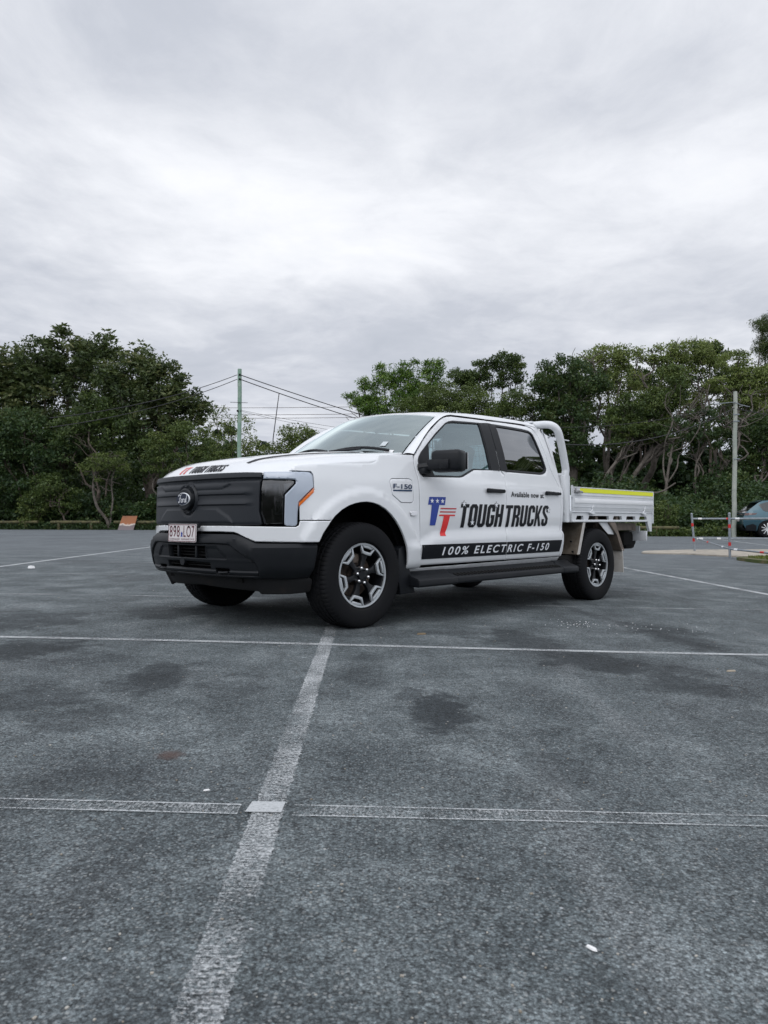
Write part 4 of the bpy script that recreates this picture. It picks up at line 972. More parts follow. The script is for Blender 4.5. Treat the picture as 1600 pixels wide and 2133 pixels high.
def wheel(x, y, z, sg, rot0):
    hubv, hubf = lathe([(.236, -.10), (.222, -.095), (.214, -.02), (.214, .060), (.222, .096), (.2435, .100), (.2465, .106), (.2465, .112), (.239, .1135), (.236, .108)], 72)
    w_ = mesh_obj('wheel', hubv, [f[::-1] for f in hubf], M['rimblack'], truck, loc=(x, y, z))
    tv, tf = lathe(tp, NSEG, twave); mesh_obj('tyre', tv, [f[::-1] for f in tf], M['rubber'], w_, angle=28)
    # black carrier: hub disc + six spokes
    polys = [[P_(.070, 60 * k + i * 5) for i in range(0)] for k in range(0)]
    out = []
    for k in range(6):
        a = 60 * k + rot0
        out += [P_(.072, a - 14), P_(.125, a - 10), P_(.166, a - 13), P_(.182, a - 13), P_(.182, a + 13), P_(.166, a + 13), P_(.125, a + 10), P_(.072, a + 14), P_(.070, a + 30)]
    out = [(p[0], p[1]) for p in out]
    ho = [P_(.027, i * 15) for i in range(24)]
    prism('spokes', out, M['rimblack'], w_, 'y', .052, .086, bev=.004)
    polys = []; 
    # machined outer ring and six bright fork shapes
    vs, fs = lathe([(.232, .101), (.232, .1135), (.2445, .1150), (.2475, .1125), (.2475, .104)], 96)
    mesh_obj('machined_ring', vs, [f[::-1] for f in fs], M['alloy'], w_)
    for k in range(6):
        a = 60 * k + rot0
        o = [P_(.2315, a - 19.5), P_(.2315, a - 16.3), P_(.188, a - 11.3), P_(.183, a), P_(.188, a + 11.3), P_(.2315, a + 16.3), P_(.2315, a + 19.5), P_(.168, a + 15.0), P_(.160, a), P_(.168, a - 15.0)]
        prism('machined_fork', o, M['alloy'], w_, 'y', .088, .1085, bev=.002)
        prism('machined_pad', [P_(.2315, a - 14.0), P_(.214, a - 12.0), P_(.210, a), P_(.214, a + 12.0), P_(.2315, a + 14.0), P_(.2325, a)], M['alloy'], w_, 'y', .088, .1085, bev=.0015)
        o = [P_(.2315, a - 17.0), P_(.2315, a - 12.7), P_(.212, a - 11.7), P_(.206, a), P_(.212, a + 11.7), P_(.2315, a + 12.7), P_(.2315, a + 17.0), P_(.1775, a + 7.0), P_(.1775, a - 7.0)]
    for k in range(6):
        a = 60 * k + 15
        p = P_(.058, a); b = MB(); b.cyl((p[0], .080, p[1]), (p[0], .112, p[1]), .0125, seg=12); b.sph((p[0], .112, p[1]), .0125, seg=10); b.build('wheel_nut', M['chrome'], w_)
    b = MB(); b.cyl((0, .078, 0), (0, .104, 0), .036, .031, seg=28); b.build('centre_cap', M['rimblack'], w_)
    b = MB(); b.cyl((0, -.02, 0), (0, .01, 0), .168, seg=48); b.cyl((0, .01, 0), (0, .03, 0), .08, seg=24); b.build('brake_disc', M['brake'], w_)
    b = MB(); b.box((.03, .015, .125), (.16, .07, .07), bev=.015); b.build('brake_caliper', M['tannish'], w_)
    w_.rotation_euler = (0, 0, 0 if sg > 0 else math.pi)
    return w_
whl = wheel(0, .868, .4070, 1, 44.5)
whl.rotation_euler = (0, 0, R(-1.5))
def copy_wheel(x, y, z, sg, spin):
    w2 = whl.copy(); COL.objects.link(w2); w2.location = (x, y, z); w2.rotation_euler = (0, spin, 0) if sg > 0 else (0, spin, math.pi)
    for ch in list(whl.children):
        c = ch.copy(); COL.objects.link(c); c.parent = w2
    return w2
copy_wheel(-3.70, .868, .331, 1, R(9)); copy_wheel(0, -.868, .438, -1, R(20)); copy_wheel(-3.70, -.868, .375, -1, R(40))

# wheel wells, floor, chassis
def well(cx, cz, r, y0, y1, a0=2, a1=178):
    V = []; F = []; n = 24
    for i in range(n + 1):
        a = R(a0 + (a1 - a0) * i / n)
        for y in (y0, y1): V.append((cx + r * math.cos(a), y, cz + r * math.sin(a)))
    for i in range(n): F.append((2 * i, 2 * i + 1, 2 * i + 3, 2 * i + 2))
    c = len(V); V.append((cx, y0, cz)); 
    for i in range(n): F.append((c, 2 * i, 2 * i + 2))
    return V, F
for sg in (1, -1):
    V, F = well(0, .42, .568, .55 * sg, .915 * sg); mesh_obj('wheel_arch_liner', V, F, M['under'], truck)
b = MB(); b.box((-1.9, 0, .40), (3.0, 1.80, .10)); b.box((-1.75, 0, .33), (2.2, 1.3, .12), bev=.02); b.box((.42, 0, .52), (.70, 1.0, .30)); b.box((.1, 0, .75), (1.2, 1.02, .5)); b.box((.60, 0, .42), (.25, 1.1, .1))
for y in (-.45, .45): b.box((-3.9, y, .62), (2.4, .08, .16)); b.box((-3.0, y, .50), (1.2, .08, .16))
b.cyl((-3.7, -.75, .36), (-3.7, .75, .36), .05); b.sph((-3.7, 0, .36), .16); b.cyl((0, -.75, .40), (0, .75, .40), .04); b.box((-3.75, 0, .50), (.5, .9, .16))
b.box((-2.2, 0, .285), (.6, .5, .06)); b.build('chassis', M['under'], truck)
b = MB(); b.box((-4.93, .10, .60), (.36, 1.40, .19), bev=.05); b.box((-5.0, .62, .58), (.25, .30, .22), bev=.04); b.build('rear_step_bumper', M['under'], truck)
# mud flap behind the front wheel
prism('mud_flap', [(-.40, .60), (-.468, .625), (-.505, .50), (-.60, .235), (-.42, .228), (-.385, .40)], M['plastic'], truck, 'y', .70, .985, bev=.008)
# side step
prf = [(.86, .395), (.93, .408), (.965, .402), (1.00, .372), (1.075, .352), (1.095, .340), (1.098, .300), (1.085, .288), (.93, .292), (.88, .33)]
for sg in (1, -1):
    st = prism('side_step', [(sg * y, z) for y, z in prf], M['plastic'], truck, 'x', -3.05, -.53, bev=.005)
    prism('step_end', [(sg * y, z) for y, z in inset(ccw(prf), -.004)], M['plastic'], st, 'x', -3.075, -2.78, bev=.006)
    prism('step_end', [(sg * y, z) for y, z in inset(ccw(prf), -.004)], M['plastic'], st, 'x', -1.02, -.52, bev=.006)
    b = MB()
    for i in range(34): b.box((-1.06 - i * .0508, sg * 1.045, .3645), (.022, .060, .006), rot=Matrix.Rotation(sg * R(-15), 4, 'X'))
    b.build('step_tread', M['under'], st)
# number plate
b = MB(); b.box((.94, 0, .745), (.05, .26, .12), bev=.008); b.box((.95, .0, .790), (.03, .42, .035), bev=.006); b.build('plate_bracket', M['plastic'], truck)
pl = empty('number_plate', (.978, .018, .731)); pl.parent = truck; pl.rotation_euler = (0, R(-2), R(2))
prism('plate', fillet([(-.186, -.068), (.186, -.068), (.186, .068), (-.186, .068)], .012), M['plate'], pl, 'x', -.002, .001)
fl = lambda a, b_, k: (.001 + k, a, b_)
decal('plate_border', poly2d([fillet([(-.183, -.065), (.183, -.065), (.183, .065), (-.183, .065)], .012)], holes=[fillet([(-.178, -.060), (.178, -.060), (.178, .060), (-.178, .060)], .010)]), M['maroon'], pl, fl, .0015)
for wd, a, c in (('898', -.165, -.030), ('LO7', .022, .160)): decal('plate_number', fitted(text2d(wd, 1.12, .0), a, c, -.030, .055), M['maroon'], pl, fl, .0015)
decal('plate_crest', poly2d([[(-.014, -.028), (.010, -.028), (.006, -.012), (.010, -.002), (-.002, .012), (-.014, -.002), (-.010, -.012)]]), M['blue_decal'], pl, fl, .0015)
decal('plate_state_name', fitted(text2d('QUEENSLAND - SUNSHINE STATE', 1.1), -.165, .165, -.055, -.040), M['maroon'], pl, fl, .0015)
for y in (-.09, .09): b = MB(); b.cyl((.0, y, .048), (.008, y, .048), .007, seg=10); b.build('plate_bolt', M['under'], pl)

# cab interior ----------------------------------------------------------
def seat(x, y, w_):
    b = MB(); b.box((x, y, .98), (.52, w_, .16), bev=.05); s_ = b.build('seat', M['seat'], truck)
    b = MB(); b.box((x - .32, y, 1.27), (.13, w_ * .96, .58), rot=Matrix.Rotation(R(-14), 4, 'Y'), bev=.05); b.build('seat_back', M['seat'], s_)
    b = MB(); b.box((x - .40, y, 1.62), (.09, .26, .17), rot=Matrix.Rotation(R(-8), 4, 'Y'), bev=.035); b.build('headrest', M['seat'], s_)
for y in (.40, -.40): seat(-1.45, y, .52)
for y in (.45, -.45): seat(-2.45, y, .56)
b = MB(); b.box((-.74, 0, 1.22), (.42, 1.60, .22), bev=.06); b.box((-.62, 0, 1.31), (.30, 1.55, .05), bev=.02); b.box((-.93, 0, 1.30), (.03, .34, .22), bev=.01); b.build('dashboard', M['dash'], truck)
b = MB(); q = [(-1.02 + .07 * math.sin(a), -.40 + .18 * math.cos(a), 1.27 + .165 * math.sin(a)) for a in np.linspace(0, 2 * math.pi, 25)]; b.tube(q, .015); b.cyl((-.86, -.40, 1.20), (-1.01, -.40, 1.27), .04); b.build('steering_wheel', M['dash'], truck)
b = MB(); b.box((-1.25, .0, 1.72), (.03, .22, .07), bev=.012); b.cyl((-1.19, 0, 1.80), (-1.24, 0, 1.74), .01); b.build('inside_mirror', M['dash'], truck)
b = MB(); b.box((-1.9, 0, .90), (2.1, 1.80, .04)); b.build('cab_floor', M['dash'], truck)
panel('headliner', [(-1.22, -.62), (-1.22, .62), (-2.92, .62), (-2.92, -.62)], M['liner'], truck, lambda x, y, k: (x, y, roof_z(x, y) - .045), grid=.2, th=0, rnd=0)
for sg in (1, -1):
    b = MB(); b.tube([(-1.83 - .02, sg * .90, 1.28), (-1.87, sg * .80, 1.60), (-1.88, sg * .74, 1.75)], [.05, .045, .05], seg=8); b.build('inner_pillar', M['liner'], truck)
# tray ------------------------------------------------------------------
ty = 1.0
deck = MB(); deck.box((-4.06, 0, .915), (2.12, 1.94, .03)); deckO = deck.build('tray_deck', M['trayw'], truck)
for x in (-3.25, -3.75, -4.25, -4.75): b = MB(); b.box((x, 0, .862), (.06, 1.9, .07)); b.build('cross_bearer', M['tannish'], deckO)
b = MB(); b.box((-4.45, .42, .755), (1.25, .10, .10)); b.box((-4.45, -.42, .755), (1.25, .10, .10)); b.box((-4.90, 0, .745), (.10, 1.7, .09)); b.box((-4.4, .83, .752), (.95, .04, .085)); b.build('tray_subframe', M['tannish'], deckO)
cut = [[(-3.244, .879), (-3.382, .879), (-3.392, .836), (-3.219, .836)], [(-3.511, .879), (-3.970, .879), (-3.989, .836), (-3.489, .836)], [(-4.096, .879), (-4.291, .879), (-4.313, .836), (-4.072, .836)], [(-4.429, .878), (-4.648, .878), (-4.666, .836), (-4.410, .836)], [(-4.780, .877), (-4.970, .877), (-4.984, .836), (-4.758, .836)]]
for sg in (1, -1):
    prism('coaming_rail', [(-3.135, .928), (-5.125, .928), (-5.125, .845), (-5.122, .690), (-5.066, .690), (-4.995, .809), (-3.135, .809)], M['trayw'], deckO, 'y', sg * .955, sg * .985, holes=cut)
    b = MB(); b.box((-4.065, sg * .988, .820), (1.86, .014, .020), bev=.004); b.box((-4.13, sg * .990, .921), (1.99, .012, .014), bev=.003); b.build('rail_lip', M['trayw'], deckO)
    ds = MB(); ds.box((-4.132, sg * .986, 1.056), (1.986, .024, .246), bev=.004); dO = ds.build('drop_side', M['trayw'], truck)
    b = MB(); b.box((-4.154, sg * .9995, 1.040), (1.948, .006, .050), bev=.002); b.build('drop_side_ridge', M['reflw'], dO)
    b = MB(); b.box((-4.132, sg * .9995, 1.104), (1.986, .005, .010)); b.box((-4.132, sg * .9995, .975), (1.986, .005, .004)); b.build('drop_side_groove', M['trayw'], dO)
    b = MB(); b.box((-4.208, sg * 1.0000, 1.1545), (1.834, .005, .046)); b.build('reflective_tape', M['yellow'], dO)
    b = MB(); b.box((-4.132, sg * .986, 1.1835), (1.99, .034, .012), bev=.004); b.build('top_capping', M['trayw'], dO)
    for x in (-3.545, -4.862):
        b = MB(); b.box((x, sg * 1.004, .912), (.10, .018, .014), bev=.004); b.tube(spline([(x - .04, sg * 1.018, .90), (x + .055, sg * 1.022, .905), (x + .06, sg * 1.020, .925), (x + .01, sg * 1.012, .945), (x + .003, sg * 1.012, .975), (x - .015, sg * 1.018, .992)], 4), .0065, seg=6); b.build('latch', M['trayw'], dO)
    b = MB(); b.box((-3.20, sg * 1.012, 1.140), (.085, .03, .030), bev=.006); b.cyl((-3.165, sg * 1.02, 1.14), (-3.165, sg * 1.02, 1.175), .012, seg=10); b.tube([(-3.22, sg * 1.025, 1.138), (-3.28, sg * 1.025, 1.135), (-3.30, sg * 1.02, 1.130)], .012); b.build('side_lock', M['steel'], dO)
    # rear corner post with its round lamp, lamp box
    b = MB(); b.box((-5.135, sg * .975, .99), (.022, .055, .40), bev=.004); b.build('corner_post', M['trayw'], truck)
    b = MB(); b.cyl((-5.148, sg * .975, 1.150), (-5.172, sg * .975, 1.150), .020, seg=14); b.build('rear_marker_lamp', M['red'], truck)
    b = MB(); b.box((-5.00, sg * .865, .635), (.035, .22, .125), bev=.004); b.box((-4.985, sg * .865, .72), (.02, .05, .08)); b.build('tail_lamp_box', M['trayw'], truck)
    # hoop leg
for_hoop = []
leg = [(-3.062, .95, .809), (-3.062, .95, 1.10), (-3.062, .95, 1.31), (-3.070, .95, 1.36), (-3.055, .95, 1.42), (-3.00, .95, 1.58), (-2.945, .948, 1.72), (-2.915, .935, 1.785), (-2.890, .895, 1.826), (-2.875, .83, 1.842), (-2.865, .74, 1.845)]
hp = spline(leg, 5); hp2 = [Vector((p.x, -p.y, p.z)) for p in hp[::-1]]
b = MB(); b.tube(hp + hp2, .040, seg=18); hoop = b.build('headboard_hoop', M['trayw'], truck, angle=60)
for sg in (1, -1):
    b = MB(); b.box((-3.062, sg * .95, 1.06), (.105, .06, .50), bev=.012); b.box((-3.128, sg * .992, 1.14), (.012, .02, .13)); b.build('hoop_post_sleeve', M['trayw'], hoop)
    b = MB(); b.box((-3.04, sg * .96, 1.682), (.16, .010, .010)); b.build('rope_hook', M['trayw'], hoop)
    b = MB(); b.tube([(-3.03, sg * .79, 1.30), (-2.93, sg * .73, 1.80)], .022, seg=6); b.build('guard_upright', M['trayw'], hoop)
prism('headboard_panel', [(-.93, .82), (.93, .82), (.93, 1.305), (-.93, 1.305)], M['trayw'], hoop, 'x', -3.045, -3.02)
# perforated window guard leaning forward
gv = []; 
b = MB()
for i in range(25):
    y = -.72 + i * .06; b.tube([(-3.03, y, 1.30), (-2.94, y * .97, 1.79)], .0035, seg=4)
for k in range(1, 9):
    t = k / 9; b.tube([(-3.03 + .09 * t, -.74, 1.30 + .49 * t), (-3.03 + .09 * t, .74, 1.30 + .49 * t)], .0035, seg=4)
b.build('window_guard', M['trayw'], hoop)
b = MB(); b.box((-2.985, .700, 1.55), (.006, .13, .44), rot=Matrix.Rotation(R(10), 4, 'Y')); b.box((-3.04, 0, 1.315), (.05, 1.88, .03), bev=.006); b.build('guard_frame', M['trayw'], hoop)
b = MB(); b.box((-2.90, .55, 1.875), (.20, .30, .02), bev=.006); b.build('hoop_cap_plate', M['trayw'], hoop)
# headboard at the rear: tailgate
b = MB(); b.box((-5.125, 0, 1.05), (.024, 1.90, .25), bev=.004); b.build('tailgate', M['trayw'], truck)
# mudguards of checker plate round the rear wheels
for sg in (1, -1):
    V = []
    for (x, z) in ((-3.37, .806), (-3.245, .462)):
        for y in (.66, .985): V.append((x, sg * y, z))
    g = mesh_obj('mudguard', V + [(v[0] - .03, v[1], v[2] - .01) for v in V], [(0, 1, 3, 2), (4, 6, 7, 5), (0, 4, 5, 1), (2, 3, 7, 6), (1, 5, 7, 3), (0, 2, 6, 4)], M['checker'], truck, smooth=False)
    pr = MB()
    pr.raw([(-3.372, sg * .988, .806), (-3.247, sg * .988, .462), (-3.300, sg * .988, .462), (-3.425, sg * .988, .806), (-3.372, sg * .982, .806), (-3.247, sg * .982, .462), (-3.300, sg * .982, .462), (-3.425, sg * .982, .806)], [(0, 1, 2, 3), (7, 6, 5, 4), (0, 4, 5, 1), (1, 5, 6, 2), (2, 6, 7, 3), (3, 7, 4, 0)])
    pr.build('guard_edge', M['flap'], g, smooth=False)
    for x, y, z in ((-3.285, .90, .60), (-3.32, .75, .71), (-3.25, .94, .49), (-3.25, .74, .49)): b = MB(); b.cyl((x + .01, sg * y, z), (x + .03, sg * y, z), .010, seg=8); b.build('guard_bolt', M['under'], g)
    g2 = mesh_obj('mudguard', [(-3.98, sg * .66, .806), (-3.98, sg * .985, .806), (-4.17, sg * .985, .655), (-4.17, sg * .66, .655), (-4.285, sg * .985, .47), (-4.285, sg * .66, .47)] + [(-4.00, sg * .66, .806), (-4.00, sg * .985, .806), (-4.19, sg * .985, .655), (-4.19, sg * .66, .655), (-4.305, sg * .985, .47), (-4.305, sg * .66, .47)],
                  [(0, 1, 2, 3), (3, 2, 4, 5), (6, 9, 8, 7), (9, 11, 10, 8), (1, 7, 8, 2), (2, 8, 10, 4), (5, 4, 10, 11)], M['tannish'], truck, smooth=False)
    prism('guard_side', [(-3.99, .806), (-4.13, .806), (-4.36, .47), (-4.29, .47), (-4.17, .655)], M['tannish'], g2, 'y', sg * .982, sg * .988)
    prism('guard_side', [(-3.78, .806), (-4.03, .806), (-4.14, .665), (-4.0, .672), (-3.88, .74)], M['trayw'], g2, 'y', sg * .955, sg * .962)
    mesh_obj('mud_flap', [(-4.30, sg * .68, .49), (-4.30, sg * .99, .49), (-4.325, sg * .99, .215), (-4.325, sg * .68, .215), (-4.312, sg * .68, .49), (-4.312, sg * .99, .49), (-4.337, sg * .99, .215), (-4.337, sg * .68, .215)],
             [(0, 1, 2, 3), (7, 6, 5, 4), (0, 4, 5, 1), (1, 5, 6, 2), (2, 6, 7, 3), (3, 7, 4, 0)], M['flap'], truck, smooth=False)
# ------------------------------------------------------------------ log rails round the car park
def log_rail(x0, y0, x1, y1, posts, label, h=.46, r=.075):
    cx, cy = (x0 + x1) / 2, (y0 + y1) / 2; base = gz(cx, cy)
    t = empty('log_barrier', (cx, cy, base), 0, label, 'barrier', 'log barriers along the edge of the car park')
    n = 10; rr = random.Random(int(x0 * 10))
    b = MB(); b.tube([(x0 + (x1 - x0) * i / n - cx, y0 + (y1 - y0) * i / n - cy, h - r + rr.uniform(-.006, .006)) for i in range(n + 1)], [r * rr.uniform(.93, 1.06) for i in range(n + 1)], seg=10)
    b.build('rail', M['log'], t)
    for u in posts:
        b = MB(); px_, py_ = x0 + (x1 - x0) * u - cx, y0 + (y1 - y0) * u - cy; b.tube([(px_, py_, -.08), (px_ + rr.uniform(-.01, .01), py_, h - r * 1.4)], [r * .95, r * .88], seg=10); b.build('post', M['log'], t)
Yl = lambda x: float(np.interp(x, [-60, -20, -11, 5, 12.7, 60], [43, 38.6, 36.6, 34.3, 33.3, 26.5])) + .35
log_rail(-21.5, Yl(-21.5), -17.9, Yl(-17.9), (.1, .80), 'mossy log rail on short posts, leftmost one, cut off by the photo edge')
log_rail(-17.15, Yl(-17.15), -14.4, Yl(-14.4), (.16, .83), 'mossy log rail on two stout posts between the leftmost rail and the rusty board')
log_rail(-13.6, Yl(-13.6), -10.9, Yl(-10.9), (.30, .90), 'mossy log rail passing behind the rusty board')
log_rail(-10.2, Yl(-10.2), -7.2, Yl(-7.2), (.15, .85), 'mossy log rail mostly hidden behind the front of the truck')
log_rail(9.2, Yl(9.2), 13.3, Yl(13.3), (.12, .76), 'mossy log rail seen just behind the tail of the white tray')
log_rail(15.1, Yl(15.1) - .1, 18.8, Yl(18.8), (.33, .92), 'mossy log rail to the left of the teal car, behind the striped fence', h=.44)
log_rail(3.9, Yl(3.9), 8.0, Yl(8.0), (.15, .85), 'mossy log rail hidden behind the tray of the truck')
# rusty board leaning on the rail
bx, by = -12.75, Yl(-12.75) - .55
b = MB(); b.raw([(-.42, 0, 0), (.36, 0, 0), (.44, .36, .70), (-.30, .36, .70), (-.42, .012, 0), (.36, .012, 0), (.44, .372, .70), (-.30, .372, .70)], [(0, 1, 2, 3), (7, 6, 5, 4), (0, 4, 5, 1), (1, 5, 6, 2), (2, 6, 7, 3), (3, 7, 4, 0)])
o = b.build('leaning_board', M['board'], smooth=False); o.location = (bx, by, gz(bx, by) + .0); tag(o, 'rust brown square board with peeling white patches leaning against a log rail', 'board')

# ------------------------------------------------------------------ poles and wires
def pole(x, y, zt, r0, r1, mat, label, lean=0.0):
    base = gz(x, y); t = empty('utility_pole', (x, y, base), 0, label, 'pole')
    rr = random.Random(int(x * 7)); n = 14; b = MB()
    b.tube([(lean * i / n + rr.uniform(-.012, .012), rr.uniform(-.01, .01), (zt - base) * i / n - (.2 if i == 0 else 0)) for i in range(n + 1)], [r0 + (r1 - r0) * i / n + rr.uniform(-.004, .004) for i in range(n + 1)], seg=14)
    b.build('shaft', mat, t); return t
p1 = pole(-7.22, 37, 8.39, .112, .098, M['polegreen'], 'greenish treated timber pole rising behind the bonnet of the truck', .03)
b = MB(); b.cyl((-.42, -.11, 6.35), (.45, -.11, 6.32), .012, seg=6); b.build('step_bar', M['cable'], p1)
for q in ((.05, 7.72), (.05, 7.50), (-.05, 5.92)): b = MB(); b.sph((q[0], -.11, q[1]), .055, seg=8); b.build('insulator', M['under'], p1)
p2 = pole(15.28, 32.5, 6.48, .105, .085, M['polegrey'], 'pale weathered timber pole standing left of the teal car', .10)
for z in (5.35, 5.05, 3.4): b = MB(); b.cyl((-.10 + .05, -.10, z), (.22, -.10, z), .022, seg=6); b.build('pole_fitting', M['galv'], p2)
b = MB()
b.tube([(-.9, -.05, 5.80), (0, -.09, 5.88), (.3, -.09, 5.76), (.7, -.05, 5.68)], .018, seg=6); b.build('cross_arm', M['galv'], p2)
b = MB(); b.tube([(-8.73 + .25, 60, 11.1), (-8.95, 60, 7.5), (-9.25, 60, .3)], [.032, .04, .045], seg=8); o = b.build('slender_mast', M['cable']); tag(o, 'thin dark leaning mast far away between the green pole and the windscreen', 'mast')
b = MB(); b.box((0, 0, 0), (.35, .12, 9.0)); o = b.build('grey_tower', M['panelgrey'], smooth=False); o.location = (-23.3, 62, 11.75); o['label'] = 'top of a pale grey tower panel poking out above the big tree at left'; o['category'] = 'tower'
def wire(a, c, sag, r, label, mat=None):
    a = Vector(a); c = Vector(c); n = 20; mid = (a + c) / 2
    pts = [a.lerp(c, i / n) - Vector((0, 0, sag * 4 * (i / n) * (1 - i / n))) - mid for i in range(n + 1)]
    b = MB(); b.tube(pts, r, seg=6); o = b.build('overhead_wire', mat or M['cable']); o.location = mid; tag(o, label, 'wire', 'overhead wires'); return o
wire((-7.15, 36.9, 8.08), (2.9, 45.0, 6.05), .12, .022, 'upper of the two thick black cables running right from the green pole to the windscreen')
wire((-7.15, 36.9, 7.86), (2.9, 45.0, 5.76), .16, .022, 'lower of the two thick black cables running right from the green pole to the windscreen')
wire((-7.3, 36.9, 8.08), (-13.5, 30.0, 4.98), .30, .016, 'upper thick black cable running left from the green pole into the big tree')
wire((-7.3, 36.9, 7.86), (-13.5, 30.0, 4.60), .30, .016, 'lower thick black cable running left from the green pole into the big tree')
for (z0, z1, lb) in ((10.6, 10.45, 'uppermost'), (10.0, 9.85, 'second'), (9.72, 9.55, 'third')):
    wire((-20.5, 64, z0), (3.0, 62, z1), .1, .020, lb + ' of the thin far level wires crossing behind the green pole', M['cable2'])
wire((-7.15, 36.9, 6.33), (0.3, 37.0, 5.15), .10, .008, 'upper faint service wire sloping from the green pole towards the windscreen', M['cable'])
wire((-7.15, 36.9, 6.28), (0.1, 37.0, 4.95), .12, .008, 'lower faint service wire sloping from the green pole towards the windscreen', M['cable'])
wire((15.3, 32.4, 5.75), (6.6, 27.0, 3.6), .5, .016, 'black cable dropping left from the pale pole through the trees')
wire((15.4, 32.4, 5.70), (24, 33.0, 5.15), .25, .016, 'black cable running right from the pale pole to the photo edge')
wire((15.3, 32.4, 5.95), (6.4, 30.0, 4.6), .3, .010, 'thin upper wire dropping left from the pale pole through the trees')

# ------------------------------------------------------------------ striped tube fence on the island
def tube_fence():
    bx, by = 9.0, 21.6; base = gz(bx, by)
    t = empty('tube_fence', (bx, by, base), 0, 'galvanised tube pedestrian fence with red and white tape bands at the right', 'fence')
    def L(p): return (p[0] - bx, p[1] - by, p[2] - base)
    def post(x, y, top, lean=0.0):
        g = gz(x, y); b = MB(); b.tube([L((x, y, g - .05)), L((x - lean, y, top))], .030, seg=12); b.sph(L((x - lean, y, top)), .034, seg=10); o = b.build('post', M['galv'], t)
        for z in (.62, .20):
            f = (g + (top - g) * (.72 if z > .5 else .32)); u = (f - g) / (top - g)
            b = MB(); b.cyl(L((x - lean * u, y, f - .045)), L((x - lean * (u + .09), y, f + .045)), .0325, seg=12); b.build('red_band', M['tape_red'], o)
    posts = [(9.02, 21.6, 1.02, .09), (8.53, 18.36, 1.00, 0.01)]
    for p in posts: post(*p)
    def rail(a, c, cols):
        a = Vector(a); c = Vector(c); b = MB(); b.cyl(L(a), L(c), .024, seg=10); o = b.build('rail', M['galv'], t)
        for u, k in cols:
            q = a.lerp(c, u); d = (c - a).normalized() * .055; b = MB(); b.cyl(L(q - d), L(q + d), .0268, seg=10); b.build('red_band' if k == 'r' else 'white_band', M['tape_red' if k == 'r' else 'tape_white'], o)
    # far run going right from the first post, near run through the second post
    x1, y1 = 8.94, 21.6
    rail((x1, y1, .885), (16.5, 21.9, .90), ((.03, 'w'), (.14, 'r'), (.25, 'w'), (.50, 'r'), (.62, 'w'), (.80, 'r')))
    rail((8.97, y1, .31), (16.5, 21.9, .31), ((.03, 'w'), (.10, 'w'), (.40, 'r'), (.62, 'w'), (.80, 'r')))
    rail((8.98, y1, .34), (8.53, 18.40, .13), ((.15, 'w'), (.45, 'r'), (.85, 'w')))
    rail((8.53, 18.36, .13), (9.6, 15.2, -.02), ((.06, 'w'), (.30, 'r'), (.6, 'w')))
    rail((8.53, 18.36, .875), (14.5, 18.2, .90), ((.03, 'w'), (.17, 'r'), (.45, 'w'), (.60, 'r')))
tube_fence()

